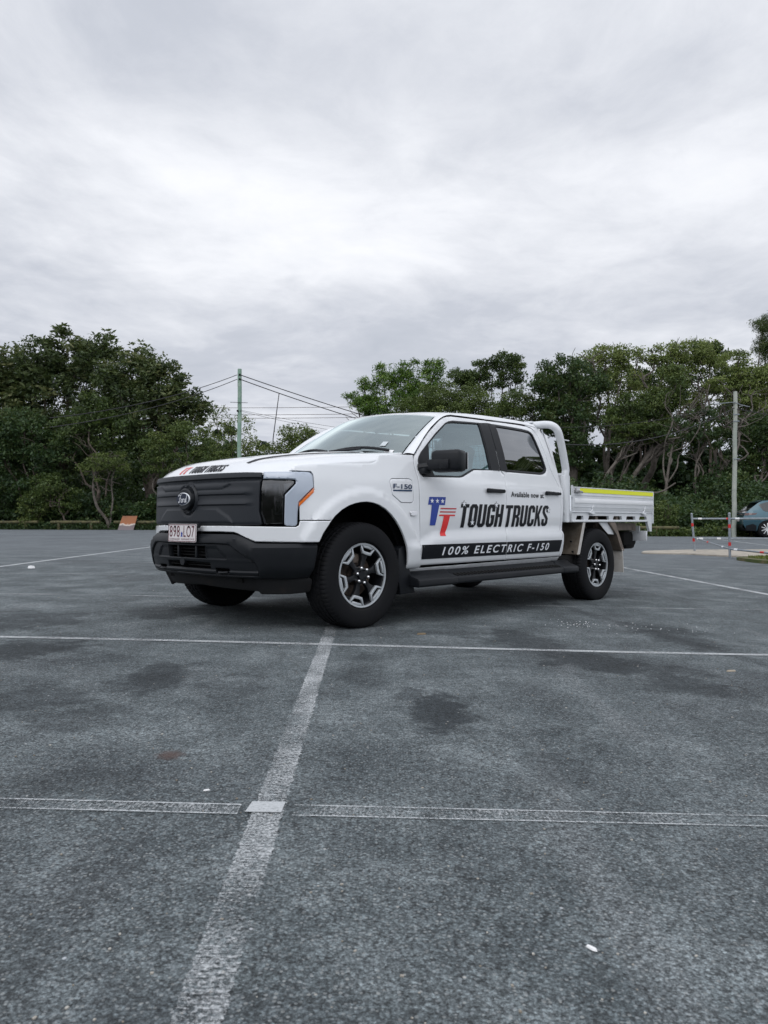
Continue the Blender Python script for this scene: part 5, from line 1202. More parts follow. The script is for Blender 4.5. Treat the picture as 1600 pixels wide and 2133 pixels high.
# ------------------------------------------------------------------ teal car, parked beyond the fence
def teal_car(x, y, rz):
    z = gz(x, y); c = empty('parked_car', (x, y, z), rz, 'teal electric crossover seen from its rear quarter behind the striped fence at the right edge', 'car')
    Lc = 4.75; H0 = .28
    # side profile, x from the tail (0) to the nose
    prof = [(.02, .52), (0, .72), (.03, .90), (.10, 1.05), (.22, 1.15), (.40, 1.30), (.62, 1.47), (.80, 1.555), (1.3, 1.60), (2.0, 1.60), (2.6, 1.53), (3.15, 1.30), (3.55, 1.08), (4.1, .97), (4.5, .86), (4.70, .70), (4.75, .52), (4.70, .34), (.35, .26), (.12, .34)]
    def wch(px_, a, b_): return [(a + .375 * math.cos(q), .345 + .375 * math.sin(q)) for q in np.linspace(math.pi, 0, 11)]
    arch1 = [(.93 + .385 * math.cos(q), .345 + .385 * math.sin(q)) for q in np.linspace(0, math.pi, 13)]; arch2 = [(3.82 + .385 * math.cos(q), .345 + .385 * math.sin(q)) for q in np.linspace(0, math.pi, 13)]
    def W_(px_, pz):
        w0 = float(np.interp(px_, [0, .25, .8, 1.5, 3.2, 4.2, 4.6, 4.75], [.76, .88, .93, .94, .94, .90, .80, .66]))
        return w0 - float(np.interp(pz, [.25, .4, .6, .85, .98, 1.6], [.06, .02, 0, .005, .04, .26]))
    outl = prof[:17] + [(4.70, .34), (4.21, .30)] + arch2[1:-1] + [(3.43, .27), (1.33, .27)] + arch1[1:-1] + [(.53, .28), (.12, .34)]
    for sg in (1, -1):
        P, F, bnd = tri2d(ccw(outl), (), .12, 0, .08)
        V = [(p[0], sg * W_(p[0], p[1]), p[1]) for p in P]
        mesh_obj('body_side', V, [tuple(int(i) for i in (f if sg < 0 else f[::-1])) for f in F], M['teal'], c, angle=60)
        gw = [(.62, 1.40), (.95, 1.50), (1.4, 1.535), (2.1, 1.53), (2.6, 1.455), (3.1, 1.24), (3.3, 1.10), (2.9, 1.04), (1.2, 1.02), (.80, 1.12)]
        P, F, bnd = tri2d(fillet(ccw(gw), .05), (), .15, 0, .1); mesh_obj('side_window', [(p[0], sg * (W_(p[0], p[1]) + .006), p[1]) for p in P], [tuple(int(i) for i in (f if sg < 0 else f[::-1])) for f in F], M['tintcar'], c, angle=60)
        lw = [(.10, .30), (.50, .26), (.50, .50), (.36, .58), (.10, .50)]
        P, F, bnd = tri2d(ccw(lw), (), .15, 0, .1); mesh_obj('bumper_corner', [(p[0] - .005, sg * (W_(p[0], p[1]) + .006), p[1]) for p in P], [tuple(int(i) for i in (f if sg < 0 else f[::-1])) for f in F], M['plastic'], c, angle=60)
        tl = [(.045, .93), (.10, 1.04), (.55, 1.03), (.48, .97)]
        P, F, bnd = tri2d(ccw(tl), (), .15, 0, .1); mesh_obj('tail_lamp', [(p[0] - .006, sg * (W_(p[0], p[1]) + .008), p[1]) for p in P], [tuple(int(i) for i in (f if sg < 0 else f[::-1])) for f in F], M['carlamp'], c, angle=60)
        for wx in (.93, 3.82):
            tv, tf = lathe([(.23, -.10), (.33, -.11), (.355, -.09), (.36, 0), (.355, .09), (.33, .11), (.26, .115), (.25, .10)], 40); w_ = mesh_obj('wheel', tv, [f[::-1] for f in tf], M['rubber'], c, loc=(wx, sg * .81, .36)); w_.rotation_euler = (0, 0, 0 if sg > 0 else math.pi)
            b = MB(); b.cyl((0, .06, 0), (0, .085, 0), .255, seg=32); b.build('rim', M['rimblack'], w_)
            b = MB()
            for k in range(10):
                a = 2 * math.pi * k / 10; b.box((.15 * math.sin(a), .098, .15 * math.cos(a)), (.035, .02, .20), rot=Matrix.Rotation(a, 4, 'Y'), bev=.004)
            b.cyl((0, .08, 0), (0, .11, 0), .05, seg=16); b.build('rim_spokes', M['alloyw'], w_)
            b = MB(); b.cyl((0, -.25, 0), (0, .02, 0), .37, seg=24); b.build('arch_liner', M['under'], w_)
    # cross-wise skin
    def skin(name, pts, mat, off=0.0, k=1.0, ends=(-1, 1)):
        V = []; F = []; m = 9
        for (px_, pz) in pts:
            for u in np.linspace(ends[0], ends[1], m): V.append((px_, W_(px_, pz) * u * k, pz + off + .035 * (1 - u * u) * (1 if pz > 1.2 else 0)))
        for i in range(len(pts) - 1):
            for j in range(m - 1): q = i * m + j; F.append((q, q + 1, q + m + 1, q + m))
        return mesh_obj(name, V, F, mat, c, angle=60)
    skin('tailgate', prof[0:4], M['teal']); skin('rear_window', prof[3:7], M['tintcar']); skin('roof', prof[6:11], M['teal']); skin('windscreen', prof[10:13], M['tintcar']); skin('bonnet', prof[12:17], M['teal'])
    skin('rear_bumper', [(.0, .56), (-.02, .44), (.10, .30), (.35, .26)], M['plastic'], k=.98); skin('underside', [(.35, .26), (4.70, .34), (4.75, .52)], M['under'])
    skin('rear_spoiler', [(.36, 1.47), (.60, 1.50), (.82, 1.57)], M['teal'], .01, .97)
    b = MB(); b.box((-.005, 0, .985), (.02, 1.4, .035)); b.build('tail_light_bar', M['carlamp'], c)
    b = MB(); b.box((-.015, 0, .74), (.015, .38, .12)); b.build('rear_plate', M['plate'], c)
    b = MB(); b.sph((3.0, -1.02, 1.10), .1, (1, 1, .7)); b.build('door_mirror', M['teal'], c); b = MB(); b.sph((3.0, 1.02, 1.10), .1, (1, 1, .7)); b.build('door_mirror', M['teal'], c)
M['tintcar'] = pmat('car_glass', (.012, .014, .017), .08, coat=1.0); M['carlamp'] = pmat('dark_red_lamp', (.06, .008, .008), .15, coat=1.0); M['alloyw'] = pmat('bright_spokes', (.72, .73, .74), .3, metal=.6)
teal_car(15.5, 32.6, R(-10))
# ------------------------------------------------------------------ vegetation
rng = np.random.default_rng(11)
def leaf_mesh(name, C, N, L, Wd, rnd, mat, parent=None, loc=None):
    """C centres, N leaf directions (long axis), L lengths, Wd widths: each leaf is a folded diamond of two faces"""
    n = len(C); N = N / (np.linalg.norm(N, axis=1)[:, None] + 1e-9)
    A = rng.normal(size=(n, 3)); S = np.cross(N, A); S /= (np.linalg.norm(S, axis=1)[:, None] + 1e-9)
    U = np.cross(N, S)
    L = L[:, None]; Wd = Wd[:, None]
    p0 = C - N * L * .5; p2 = C + N * L * .5; m = C - N * L * .05
    p1 = m + S * Wd * .5 + U * Wd * .12; p3 = m - S * Wd * .5 + U * Wd * .12
    V = np.stack([p0, p1, p2, p3], 1).reshape(-1, 3)
    i = np.arange(n)[:, None] * 4; F = np.concatenate([np.stack([i + 0, i + 1, i + 2], 2).reshape(n, 3), np.stack([i + 0, i + 2, i + 3], 2).reshape(n, 3)], 1).reshape(-1, 3)
    me = bpy.data.meshes.new(name); me.vertices.add(len(V)); me.vertices.foreach_set('co', V.ravel().astype(np.float32))
    me.loops.add(F.size); me.loops.foreach_set('vertex_index', F.ravel().astype(np.int32))
    me.polygons.add(len(F)); me.polygons.foreach_set('loop_start', np.arange(0, F.size, 3, dtype=np.int32)); me.polygons.foreach_set('loop_total', np.full(len(F), 3, np.int32))
    at = me.attributes.new('rnd', 'FLOAT', 'FACE'); at.data.foreach_set('value', np.repeat(rnd, 2).astype(np.float32))
    me.materials.append(mat); me.update(calc_edges=True); me.validate()
    o = bpy.data.objects.new(name, me); COL.objects.link(o)
    if parent: o.parent = parent
    if loc: o.location = loc
    return o
def unit(n): v = rng.normal(size=(n, 3)); return v / np.linalg.norm(v, axis=1)[:, None]
PER = 6.5
def blob_clumps(blobs, per, rc, flat=.8):
    """clump centres near the surface of each ellipsoid blob"""
    out = []
    for (x, y, z, rx, ry, rz, *w_) in blobs:
        k = int(PER * per * (w_[0] if w_ else 1) * (rx * ry + ry * rz + rx * rz) / 3 / (rc * rc)); u = unit(k); r = rng.uniform(.35, 1.02, k) ** .55
        r *= 1 + .16 * np.sin(u[:, 0] * 5 + x) * np.cos(u[:, 2] * 6 + z)
        out.append(np.array([x, y, z]) + u * np.array([rx, ry, rz]) * r[:, None])
    return np.concatenate(out)
def crown(name, blobs, mat, parent, per=1.5, rc=.55, nl=55, ls=(.13, .24), asp=.42, droop=0.0, flatc=.6, tone=0.0, style='fuzz', edge=0.0):
    cc = blob_clumps(blobs, per, rc); k = len(cc)
    tonec = np.clip(rng.normal(.45 + tone, .17, k), 0, 1)
    if style == 'rosette':
        per_r = 7; nr = max(1, nl // per_r)
        c = np.repeat(cc, nr, 0) + unit(k * nr) * rc * rng.uniform(.3, 1.15, k * nr)[:, None] * np.array([1, 1, .8]); tn = np.repeat(tonec, nr)
        out = rng.uniform(0, 2 * math.pi, k * nr); q = np.arange(per_r) / per_r * 2 * math.pi
        a = (out[:, None] + q[None]).ravel(); el = rng.uniform(-.35, .75, a.size); d = np.stack([np.cos(a) * np.cos(el), np.sin(a) * np.cos(el), np.sin(el)], 1)
        L = rng.uniform(*ls, a.size); C = np.repeat(c, per_r, 0) + d * L[:, None] * .5; rn = np.clip(np.repeat(tn, per_r) + rng.normal(0, .14, a.size), 0, 1)
        return leaf_mesh(name, C, d, L, L * asp, rn, mat, parent)
    n = k * nl; u = unit(n) * (rng.uniform(0, 1, n) ** .45)[:, None]
    C = np.repeat(cc, nl, 0) + u * rc * np.array([1, 1, flatc]) * rng.uniform(.7, 1.25, k).repeat(nl)[:, None]
    d = unit(n) + np.array([0, 0, -droop]) + u * .5; L = rng.uniform(*ls, n)
    rn = np.clip(np.repeat(tonec, nl) + rng.normal(0, .15, n), 0, 1)
    return leaf_mesh(name, C, d, L, L * asp, rn, mat, parent)
def limb_pts(a, b, wig, n=7):
    a = Vector(a); b = Vector(b); out = []
    for i in range(n + 1):
        t = i / n; p = a.lerp(b, t); s = math.sin(math.pi * t) * wig
        out.append(p + Vector((rng.normal() * s, rng.normal() * s, rng.normal() * s * .6)))
    return spline(out, 3)
def limbs(name, base, heads, r0, mat, parent, wig=.25, twigs=6, fork=.35, trunk_top=None, tw_len=1.0):
    b = MB(); bx_, by_, bz_ = base
    tt = Vector(trunk_top) if trunk_top else Vector((bx_, by_, bz_)).lerp(Vector(heads[0]), fork)
    tp_ = limb_pts(base, tt, wig * .5, 4); n = len(tp_)
    b.tube(tp_, [r0 * (1.1 - .55 * i / n) for i in range(n)], seg=8)
    for h in heads:
        h = Vector(h); st = tp_[int(n * rng.uniform(.55, .99))]
        q = limb_pts(st, h, wig, 6); m = len(q); rr = r0 * rng.uniform(.28, .45)
        b.tube(q, [rr * (1 - .8 * i / m) + .012 for i in range(m)], seg=6)
        for k in range(twigs):
            s2 = q[int(m * rng.uniform(.35, .98))]; e2 = s2 + Vector((rng.normal() * .7, rng.normal() * .5, abs(rng.normal()) * .6 + .1)) * tw_len
            q2 = limb_pts(s2, e2, .08, 3); b.tube(q2, [rr * .28 * (1 - .8 * i / len(q2)) + .007 for i in range(len(q2))], seg=4)
    return b.build(name, mat, parent, angle=180)
def tree(label, base, heads, blobs, leafm, barkm, r0=.2, group=None, **kw):
    x, y = base; z = gz(x, y); t = empty('tree' if not kw.get('shrub') else 'shrub', (x, y, z), 0, label, 'tree' if not kw.get('shrub') else 'shrub', group)
    kw.pop('shrub', None)
    lk = {k: kw.pop(k) for k in ('wig', 'twigs', 'fork', 'trunk_top', 'tw_len') if k in kw}
    loc = lambda p: (p[0] - x, p[1] - y, p[2] - z) + tuple(p[3:])
    if 'trunk_top' in lk: lk['trunk_top'] = loc(lk['trunk_top'])
    limbs('trunk', (0, 0, -.15), [loc(h) for h in heads], r0, barkm, t, **lk)
    if kw.get('style') == 'rosette':
        crown('leaf_tufts', [loc(q) for q in blobs], leafm, t, **{**kw, 'per': kw['per'] * .6, 'tone': .15}); kw = dict(per=.95, rc=.55, nl=62, ls=(.15, .30), asp=.42, flatc=.8, tone=-.05)
    if blobs: crown('crown', [loc(q) for q in blobs], leafm, t, **kw)
    return t
tree('huge dark broad-leaved tree with tufted leaf clusters filling the left side', (-18.03, 43), [(-19.7, 43, 9.84), (-17.75, 43, 10.67), (-14.98, 43, 9.28), (-21.64, 43, 8.73), (-16.65, 43, 7.06), (-19.14, 43, 6.51)], [(-20.95, 43, 9.42, 1.94, 1.55, 1.72, 1.0), (-18.59, 43, 10.53, 1.72, 1.38, 1.39, 1.0), (-16.51, 43, 9.98, 1.39, 1.33, 1.66, 1.0), (-19.42, 43, 7.9, 2.36, 1.89, 1.94, 0.9), (-16.37, 43, 7.34, 1.66, 1.33, 1.66, 0.9), (-23.03, 43, 7.9, 1.94, 2.22, 2.77, 1.0), (-21.36, 43, 5.95, 2.22, 1.78, 1.66, 0.8), (-17.75, 43, 5.12, 2.22, 1.78, 1.66, 0.8)], M['leaf_big'], M['bark'], group='trees round the car park', r0=0.35, style='rosette', ls=(0.24, 0.42), asp=0.36, rc=0.6, per=0.75, nl=70)
tree('dark tufted broad-leaved tree whose crown falls towards the green pole', (-12.7, 41), [(-13.23, 41, 8.63), (-11.64, 41, 7.83), (-14.55, 41, 7.83), (-10.58, 41, 6.51)], [(-13.49, 41, 9.02, 1.06, 1.06, 1.32, 1.0), (-12.3, 41, 8.36, 1.27, 1.23, 1.53, 1.0), (-11.24, 41, 7.04, 1.19, 1.1, 1.38, 1.0), (-14.55, 41, 7.57, 1.27, 1.27, 1.59, 0.8), (-12.96, 41, 6.25, 1.85, 1.48, 1.59, 0.8), (-10.18, 41, 6.77, 0.69, 0.55, 0.69, 1.0), (-15.08, 41, 8.63, 0.58, 0.85, 1.06, 1.0)], M['leaf_big'], M['bark'], group='trees round the car park', r0=0.28, style='rosette', ls=(0.22, 0.4), asp=0.36, rc=0.55, per=0.75, nl=70)
tree('deep green rounded tree under the big mass at far left', (-19.1, 40), [(-19.35, 40, 5.6), (-20.65, 40, 4.82), (-18.06, 40, 4.82)], [(-19.1, 40, 5.6, 1.55, 1.24, 1.16, 1.0), (-21.16, 40, 5.08, 1.81, 1.45, 1.81, 1.0), (-17.81, 40, 4.31, 1.55, 1.24, 1.29, 0.9), (-19.87, 40, 3.53, 2.06, 1.65, 1.42, 0.9)], M['leaf_dark'], M['bark'], group='trees round the car park', r0=0.15, ls=(0.14, 0.26))
tree('deep green leafy tree in front of the big mass, above the small crooked tree', (-15.1, 40), [(-15.74, 40, 6.63), (-14.45, 40, 5.6), (-16.77, 40, 5.6)], [(-15.61, 40, 6.76, 1.16, 0.93, 0.9, 1.0), (-16.77, 40, 5.6, 1.29, 1.03, 1.08, 1.0), (-14.45, 40, 5.6, 1.29, 1.03, 1.16, 1.0), (-13.42, 40, 4.31, 1.29, 1.03, 1.29, 0.9)], M['leaf_mid'], M['bark'], group='trees round the car park', r0=0.15, ls=(0.13, 0.24), tone=-0.25)
tree('low green bushy tree leaning over the shrubs at left, left of the crooked tree', (-16.35, 39), [(-17.61, 39, 2.71), (-16.86, 39, 2.21)], [(-17.61, 39, 2.71, 1.06, 0.85, 0.6, 1.0), (-18.24, 39, 1.95, 0.75, 0.6, 0.5, 1.0), (-16.61, 39, 1.83, 0.75, 0.6, 0.65, 0.8)], M['leaf_mid'], M['bark'], group='trees round the car park', r0=0.08, ls=(0.1, 0.2), rc=0.4, nl=45, tone=-0.1)
tree('spreading mid-green tree just left of the green pole', (-11.18, 38.5), [(-11.67, 38.5, 4.8), (-10.18, 38.5, 5.29), (-9.44, 38.5, 4.42), (-10.93, 38.5, 3.93)], [(-11.55, 38.5, 4.67, 0.99, 0.79, 0.7, 1.0), (-10.13, 38.5, 5.29, 1.04, 0.83, 0.7, 1.0), (-10.8, 38.5, 3.8, 1.19, 0.95, 0.7, 0.8), (-8.94, 38.5, 4.42, 0.89, 0.72, 0.84, 1.0), (-11.97, 38.5, 3.8, 0.55, 0.44, 0.55, 0.6)], M['leaf_mid'], M['barkpale'], group='trees round the car park', r0=0.11, ls=(0.09, 0.17), rc=0.42, nl=70, tone=0.05, flatc=0.4)
tree('pale grey-green airy tree directly behind the green pole', (-9.37, 44), [(-9.94, 44, 6.64), (-8.8, 44, 6.36), (-7.95, 44, 5.22), (-10.5, 44, 5.22)], [(-9.59, 44, 6.98, 0.91, 0.73, 0.68, 0.6), (-8.52, 44, 6.22, 0.91, 0.73, 0.79, 0.6), (-7.81, 44, 5.22, 0.74, 0.64, 0.79, 0.6), (-10.22, 44, 5.51, 0.99, 0.79, 0.99, 0.7), (-8.8, 44, 4.65, 1.42, 1.14, 0.79, 0.9)], M['leaf_olive'], M['barkpale'], group='trees round the car park', r0=0.12, ls=(0.1, 0.19), rc=0.45, nl=32, tone=0.0)
tree('small round-headed tree between the green pole and the windscreen', (-5.28, 46), [(-5.64, 46, 6.16), (-4.75, 46, 6.16), (-6.53, 46, 5.27)], [(-5.4, 46, 6.25, 0.95, 0.76, 0.53, 1.0), (-4.75, 46, 5.96, 0.59, 0.47, 0.53, 1.0), (-5.94, 46, 5.57, 0.71, 0.57, 0.47, 0.8), (-6.94, 46, 5.19, 0.71, 0.57, 0.42, 0.9), (-5.1, 46, 5.13, 1.48, 1.19, 0.53, 0.9)], M['leaf_olive'], M['bark'], group='trees round the car park', r0=0.13, ls=(0.1, 0.2), rc=0.42, nl=46, tone=-0.15)
tree('bright green feathery tree with arms sweeping up to the left above the cab roof', (1.29, 50), [(-2.0, 50, 9.11), (-1.35, 50, 10.02), (0.0, 50, 10.82), (1.23, 50, 11.31), (3.61, 50, 11.56)], [(-2.1, 50, 9.31, 0.45, 0.36, 0.26, 1.0), (-1.68, 50, 8.89, 0.71, 0.57, 0.39, 1.0), (-1.23, 50, 10.11, 0.39, 0.41, 0.52, 1.0), (-0.81, 50, 9.53, 0.58, 0.52, 0.65, 1.0), (-0.23, 50, 10.98, 0.39, 0.36, 0.45, 1.0), (0.16, 50, 10.18, 0.77, 0.62, 0.77, 1.0), (1.23, 50, 10.92, 0.65, 0.57, 0.71, 1.0), (1.35, 50, 10.02, 0.97, 0.77, 0.97, 1.0), (3.39, 50, 11.05, 0.65, 0.52, 0.65, 1.0), (3.06, 50, 10.34, 0.9, 0.72, 0.77, 1.0), (-0.81, 50, 8.56, 1.13, 0.9, 0.84, 1.0), (1.13, 50, 8.4, 1.61, 1.29, 1.13, 1.0), (2.58, 50, 9.05, 1.29, 1.03, 1.13, 1.0), (3.81, 50, 11.47, 0.32, 0.26, 0.29, 1.0), (2.06, 50, 11.37, 0.26, 0.26, 0.32, 1.0)], M['leaf_bright'], M['bark'], group='trees round the car park', r0=0.2, ls=(0.14, 0.3), asp=0.24, rc=0.42, nl=48, droop=0.5, wig=0.15, tone=-0.05)
tree('olive green dense tree behind the cab roof', (4.25, 47), [(3.03, 47, 8.55), (4.85, 47, 8.55), (6.06, 47, 8.1)], [(3.49, 47, 8.71, 1.36, 1.09, 0.85, 1.0), (5.31, 47, 8.55, 1.46, 1.16, 0.85, 1.0), (2.12, 47, 7.95, 1.21, 0.97, 0.79, 1.0), (6.97, 47, 7.65, 1.21, 0.97, 0.85, 1.0), (4.4, 47, 7.34, 2.43, 1.94, 1.06, 1.0)], M['leaf_olive'], M['bark'], group='trees round the car park', r0=0.18, ls=(0.1, 0.2), rc=0.5, nl=75, tone=-0.25)
tree('tall dark round-topped tree standing on visible bare limbs above the rear of the cab', (8.36, 54), [(8.71, 54, 12.32), (9.58, 54, 11.8), (7.84, 54, 11.1), (9.23, 54, 10.75)], [(8.88, 54, 12.42, 1.25, 1.0, 0.59, 1.0), (9.69, 54, 11.8, 0.63, 0.67, 0.84, 1.0), (8.01, 54, 11.38, 0.77, 0.78, 0.98, 0.7), (9.06, 54, 10.93, 0.98, 0.78, 0.91, 0.45)], M['leaf_mid'], M['barkpale'], group='trees round the car park', r0=0.2, ls=(0.13, 0.26), rc=0.5, nl=60, tone=-0.2)
tree('dark rounded treetop between the feathery tree and the tall round one', (6.45, 54), [(5.92, 54, 11.27), (6.97, 54, 11.8)], [(5.75, 54, 11.27, 1.11, 0.89, 0.63, 1.0), (7.07, 54, 11.8, 0.56, 0.56, 0.7, 1.0), (6.62, 54, 10.75, 1.39, 1.11, 0.77, 1.0)], M['leaf_mid'], M['bark'], group='trees round the car park', r0=0.15, ls=(0.13, 0.24), rc=0.45, nl=60, tone=-0.2)
tree('mid-green tree filling the gap behind the white hoop', (8.61, 46), [(8.01, 46, 8.09), (9.2, 46, 8.39)], [(8.16, 46, 8.09, 1.07, 0.85, 0.95, 1.0), (7.72, 46, 7.2, 1.19, 0.95, 0.77, 1.0), (9.35, 46, 7.2, 0.89, 0.95, 1.19, 0.7)], M['leaf_mid'], M['bark'], group='trees round the car park', r0=0.15, ls=(0.11, 0.22), rc=0.45, nl=60)
tree('tree with pale grey-green crown draped in dark vines right above the white hoop', (11.18, 45), [(10.16, 45, 9.68), (11.32, 45, 9.97), (12.63, 45, 10.69), (11.9, 45, 8.23)], [(9.87, 45, 9.39, 1.05, 0.84, 0.93, 0.8), (11.18, 45, 10.11, 1.16, 0.93, 0.75, 0.7), (10.16, 45, 8.81, 0.81, 0.65, 0.52, 1.0), (12.34, 45, 9.1, 1.31, 1.05, 0.87, 1.0), (10.89, 45, 7.35, 1.45, 1.16, 1.45, 1.0), (11.47, 45, 5.32, 0.93, 1.39, 1.74, 0.9), (10.16, 45, 7.65, 0.87, 0.7, 0.87, 1.0)], M['leaf_dark'], M['barkpale'], group='trees round the car park', r0=0.3, ls=(0.12, 0.25), rc=0.5, nl=70, tone=0.1, trunk_top=(11.61, 45, 4.74))
tree('tall tree with olive crown over a tangle of bare branches behind the white hoop', (14.55, 47), [(13.04, 47, 11.13), (14.1, 47, 11.59), (15.16, 47, 11.28), (16.07, 47, 10.98)], [(12.98, 47, 10.98, 1.09, 0.87, 0.73, 0.8), (14.31, 47, 11.34, 1.09, 0.87, 0.79, 1.0), (15.62, 47, 11.04, 1.09, 0.87, 0.73, 0.8), (13.8, 47, 9.92, 1.21, 0.97, 0.73, 0.7), (15.46, 47, 9.46, 1.21, 0.97, 1.09, 0.6), (13.34, 47, 8.55, 0.91, 0.97, 1.21, 0.5)], M['leaf_olive'], M['barkpale'], group='trees round the car park', r0=0.25, ls=(0.11, 0.22), rc=0.48, nl=60, tone=0.12, twigs=12)
tree('leaning vine-covered tree with green clumps, middle of the right-hand mass', (12.62, 43), [(14.7, 43, 7.34), (16.09, 43, 7.76), (13.87, 43, 6.79), (16.92, 43, 8.73)], [(14.29, 43, 7.34, 1.17, 0.93, 0.78, 1.0), (15.81, 43, 7.62, 1.17, 0.93, 0.89, 1.0), (15.12, 43, 6.23, 1.66, 1.33, 0.94, 1.0), (13.59, 43, 5.95, 1.0, 0.89, 1.11, 0.6), (16.78, 43, 8.73, 0.78, 0.89, 1.11, 1.0)], M['leaf_mid'], M['barkpale'], group='trees round the car park', r0=0.15, ls=(0.11, 0.23), rc=0.48, nl=80, tone=-0.05, wig=0.25)
tree('tall tree with the highest crown at right and bare twisted grey branches beneath it', (15.43, 46), [(17.81, 46, 11.36), (18.99, 46, 11.65), (16.62, 46, 11.21), (20.18, 46, 10.47), (20.77, 46, 9.28)], [(17.36, 46, 11.12, 1.25, 1.0, 0.65, 0.7), (18.85, 46, 11.36, 1.37, 1.09, 0.71, 1.0), (20.03, 46, 10.62, 1.07, 0.85, 0.71, 1.0), (18.1, 46, 10.02, 1.01, 0.81, 1.01, 1.0), (18.99, 46, 8.39, 1.07, 0.85, 0.59, 0.6)], M['leaf_olive'], M['barkpale'], group='trees round the car park', r0=0.26, ls=(0.11, 0.22), rc=0.48, nl=62, tone=0.15, twigs=14, wig=0.35, fork=0.5)
tree('dark green treetop peeping over the highest olive crown at right', (22.81, 52), [(22.81, 52, 12.73), (23.82, 52, 12.4)], [(22.65, 52, 13.0, 0.87, 0.7, 0.47, 1.0), (23.48, 52, 12.46, 0.81, 0.64, 0.54, 1.0), (22.14, 52, 12.4, 0.67, 0.54, 0.54, 1.0)], M['leaf_mid'], M['bark'], group='trees round the car park', r0=0.2, ls=(0.14, 0.26), rc=0.45, nl=60, tone=-0.2)
tree('tree with flat layered olive foliage over the pale pole', (19.3, 44), [(21.01, 44, 10.33), (21.86, 44, 9.2), (20.15, 44, 8.91), (22.71, 44, 9.48)], [(20.72, 44, 10.39, 0.97, 0.77, 0.74, 0.8), (21.57, 44, 9.2, 1.42, 1.14, 0.68, 1.0), (22.99, 44, 9.2, 1.42, 1.14, 1.14, 1.0), (19.87, 44, 8.91, 0.91, 0.73, 0.62, 0.8), (21.15, 44, 8.06, 1.42, 1.14, 0.57, 0.8), (22.71, 44, 7.49, 1.42, 1.14, 1.02, 0.9)], M['leaf_olive'], M['barkpale'], group='trees round the car park', r0=0.24, ls=(0.11, 0.22), rc=0.48, nl=66, tone=0.08, flatc=0.4, wig=0.3)
tree('slim tree with two upright bare pale stems left of the pale pole', (17.06, 41), [(17.59, 41, 7.04), (17.99, 41, 8.36), (16.93, 41, 6.51)], [(17.59, 41, 6.25, 0.79, 0.63, 0.79, 0.5), (16.4, 41, 5.72, 1.06, 0.85, 0.9, 0.5), (18.52, 41, 5.72, 0.74, 0.76, 0.95, 0.6)], M['leaf_dark'], M['barkpale'], group='trees round the car park', r0=0.13, ls=(0.12, 0.24), rc=0.45, nl=45, tone=0.0)
tree('dark bushy tree behind the pale pole and the teal car', (20.63, 41), [(20.1, 41, 5.19), (21.43, 41, 4.92)], [(20.37, 41, 5.58, 1.16, 0.93, 1.16, 1.0), (21.56, 41, 4.39, 1.32, 1.27, 1.59, 1.0), (19.57, 41, 4.13, 0.95, 0.85, 1.06, 1.0)], M['leaf_dark'], M['bark'], group='trees round the car park', r0=0.14, ls=(0.12, 0.24), rc=0.45, nl=60, tone=0.1)
tree('needle-leaved tree with drooping dark tufts at the upper right edge of the photo', (25.55, 48), [(24.46, 48, 13.36), (24.31, 48, 11.82), (25.39, 48, 13.98), (24.46, 48, 10.89)], [(24.46, 48, 13.61, 0.56, 0.5, 0.62, 0.9), (24.31, 48, 12.19, 0.43, 0.64, 0.81, 0.8), (25.39, 48, 12.75, 0.93, 1.49, 1.86, 1.0), (24.77, 48, 10.89, 0.56, 0.5, 0.62, 0.8)], M['leaf_dark'], M['bark'], group='trees round the car park', r0=0.2, ls=(0.16, 0.34), asp=0.1, rc=0.4, nl=70, droop=0.8, tone=0.3)
tree('dark tree standing back behind the vine-draped one, right of the white hoop', (13.68, 53), [(12.99, 53, 9.88), (14.7, 53, 10.57)], [(12.31, 53, 10.57, 1.71, 1.37, 1.03, 0.7), (14.36, 53, 10.91, 1.57, 1.26, 1.16, 0.7), (12.99, 53, 8.17, 2.39, 1.91, 1.71, 0.7)], M['leaf_mid'], M['bark'], group='trees round the car park', r0=0.2, ls=(0.16, 0.32), rc=0.6, nl=60, tone=-0.25)
tree('dark tree standing back in the middle of the right-hand mass', (18.46, 53), [(17.44, 53, 10.57), (19.49, 53, 10.57)], [(17.1, 53, 11.08, 1.71, 1.37, 1.16, 0.7), (19.32, 53, 10.91, 1.71, 1.37, 1.37, 0.7), (18.12, 53, 8.17, 2.74, 2.19, 1.71, 0.7)], M['leaf_mid'], M['bark'], group='trees round the car park', r0=0.2, ls=(0.16, 0.32), rc=0.6, nl=60, tone=-0.25)
tree('dark tree standing back behind the pale pole', (23.59, 53), [(22.23, 53, 10.57), (24.62, 53, 10.57)], [(21.88, 53, 10.57, 1.57, 1.26, 1.03, 0.5), (24.62, 53, 10.74, 1.71, 1.37, 1.23, 0.7), (22.91, 53, 7.83, 2.39, 1.91, 1.57, 0.6), (26.67, 53, 8.86, 2.05, 1.64, 2.05, 0.7)], M['leaf_mid'], M['bark'], group='trees round the car park', r0=0.2, ls=(0.16, 0.32), rc=0.6, nl=60, tone=-0.25)
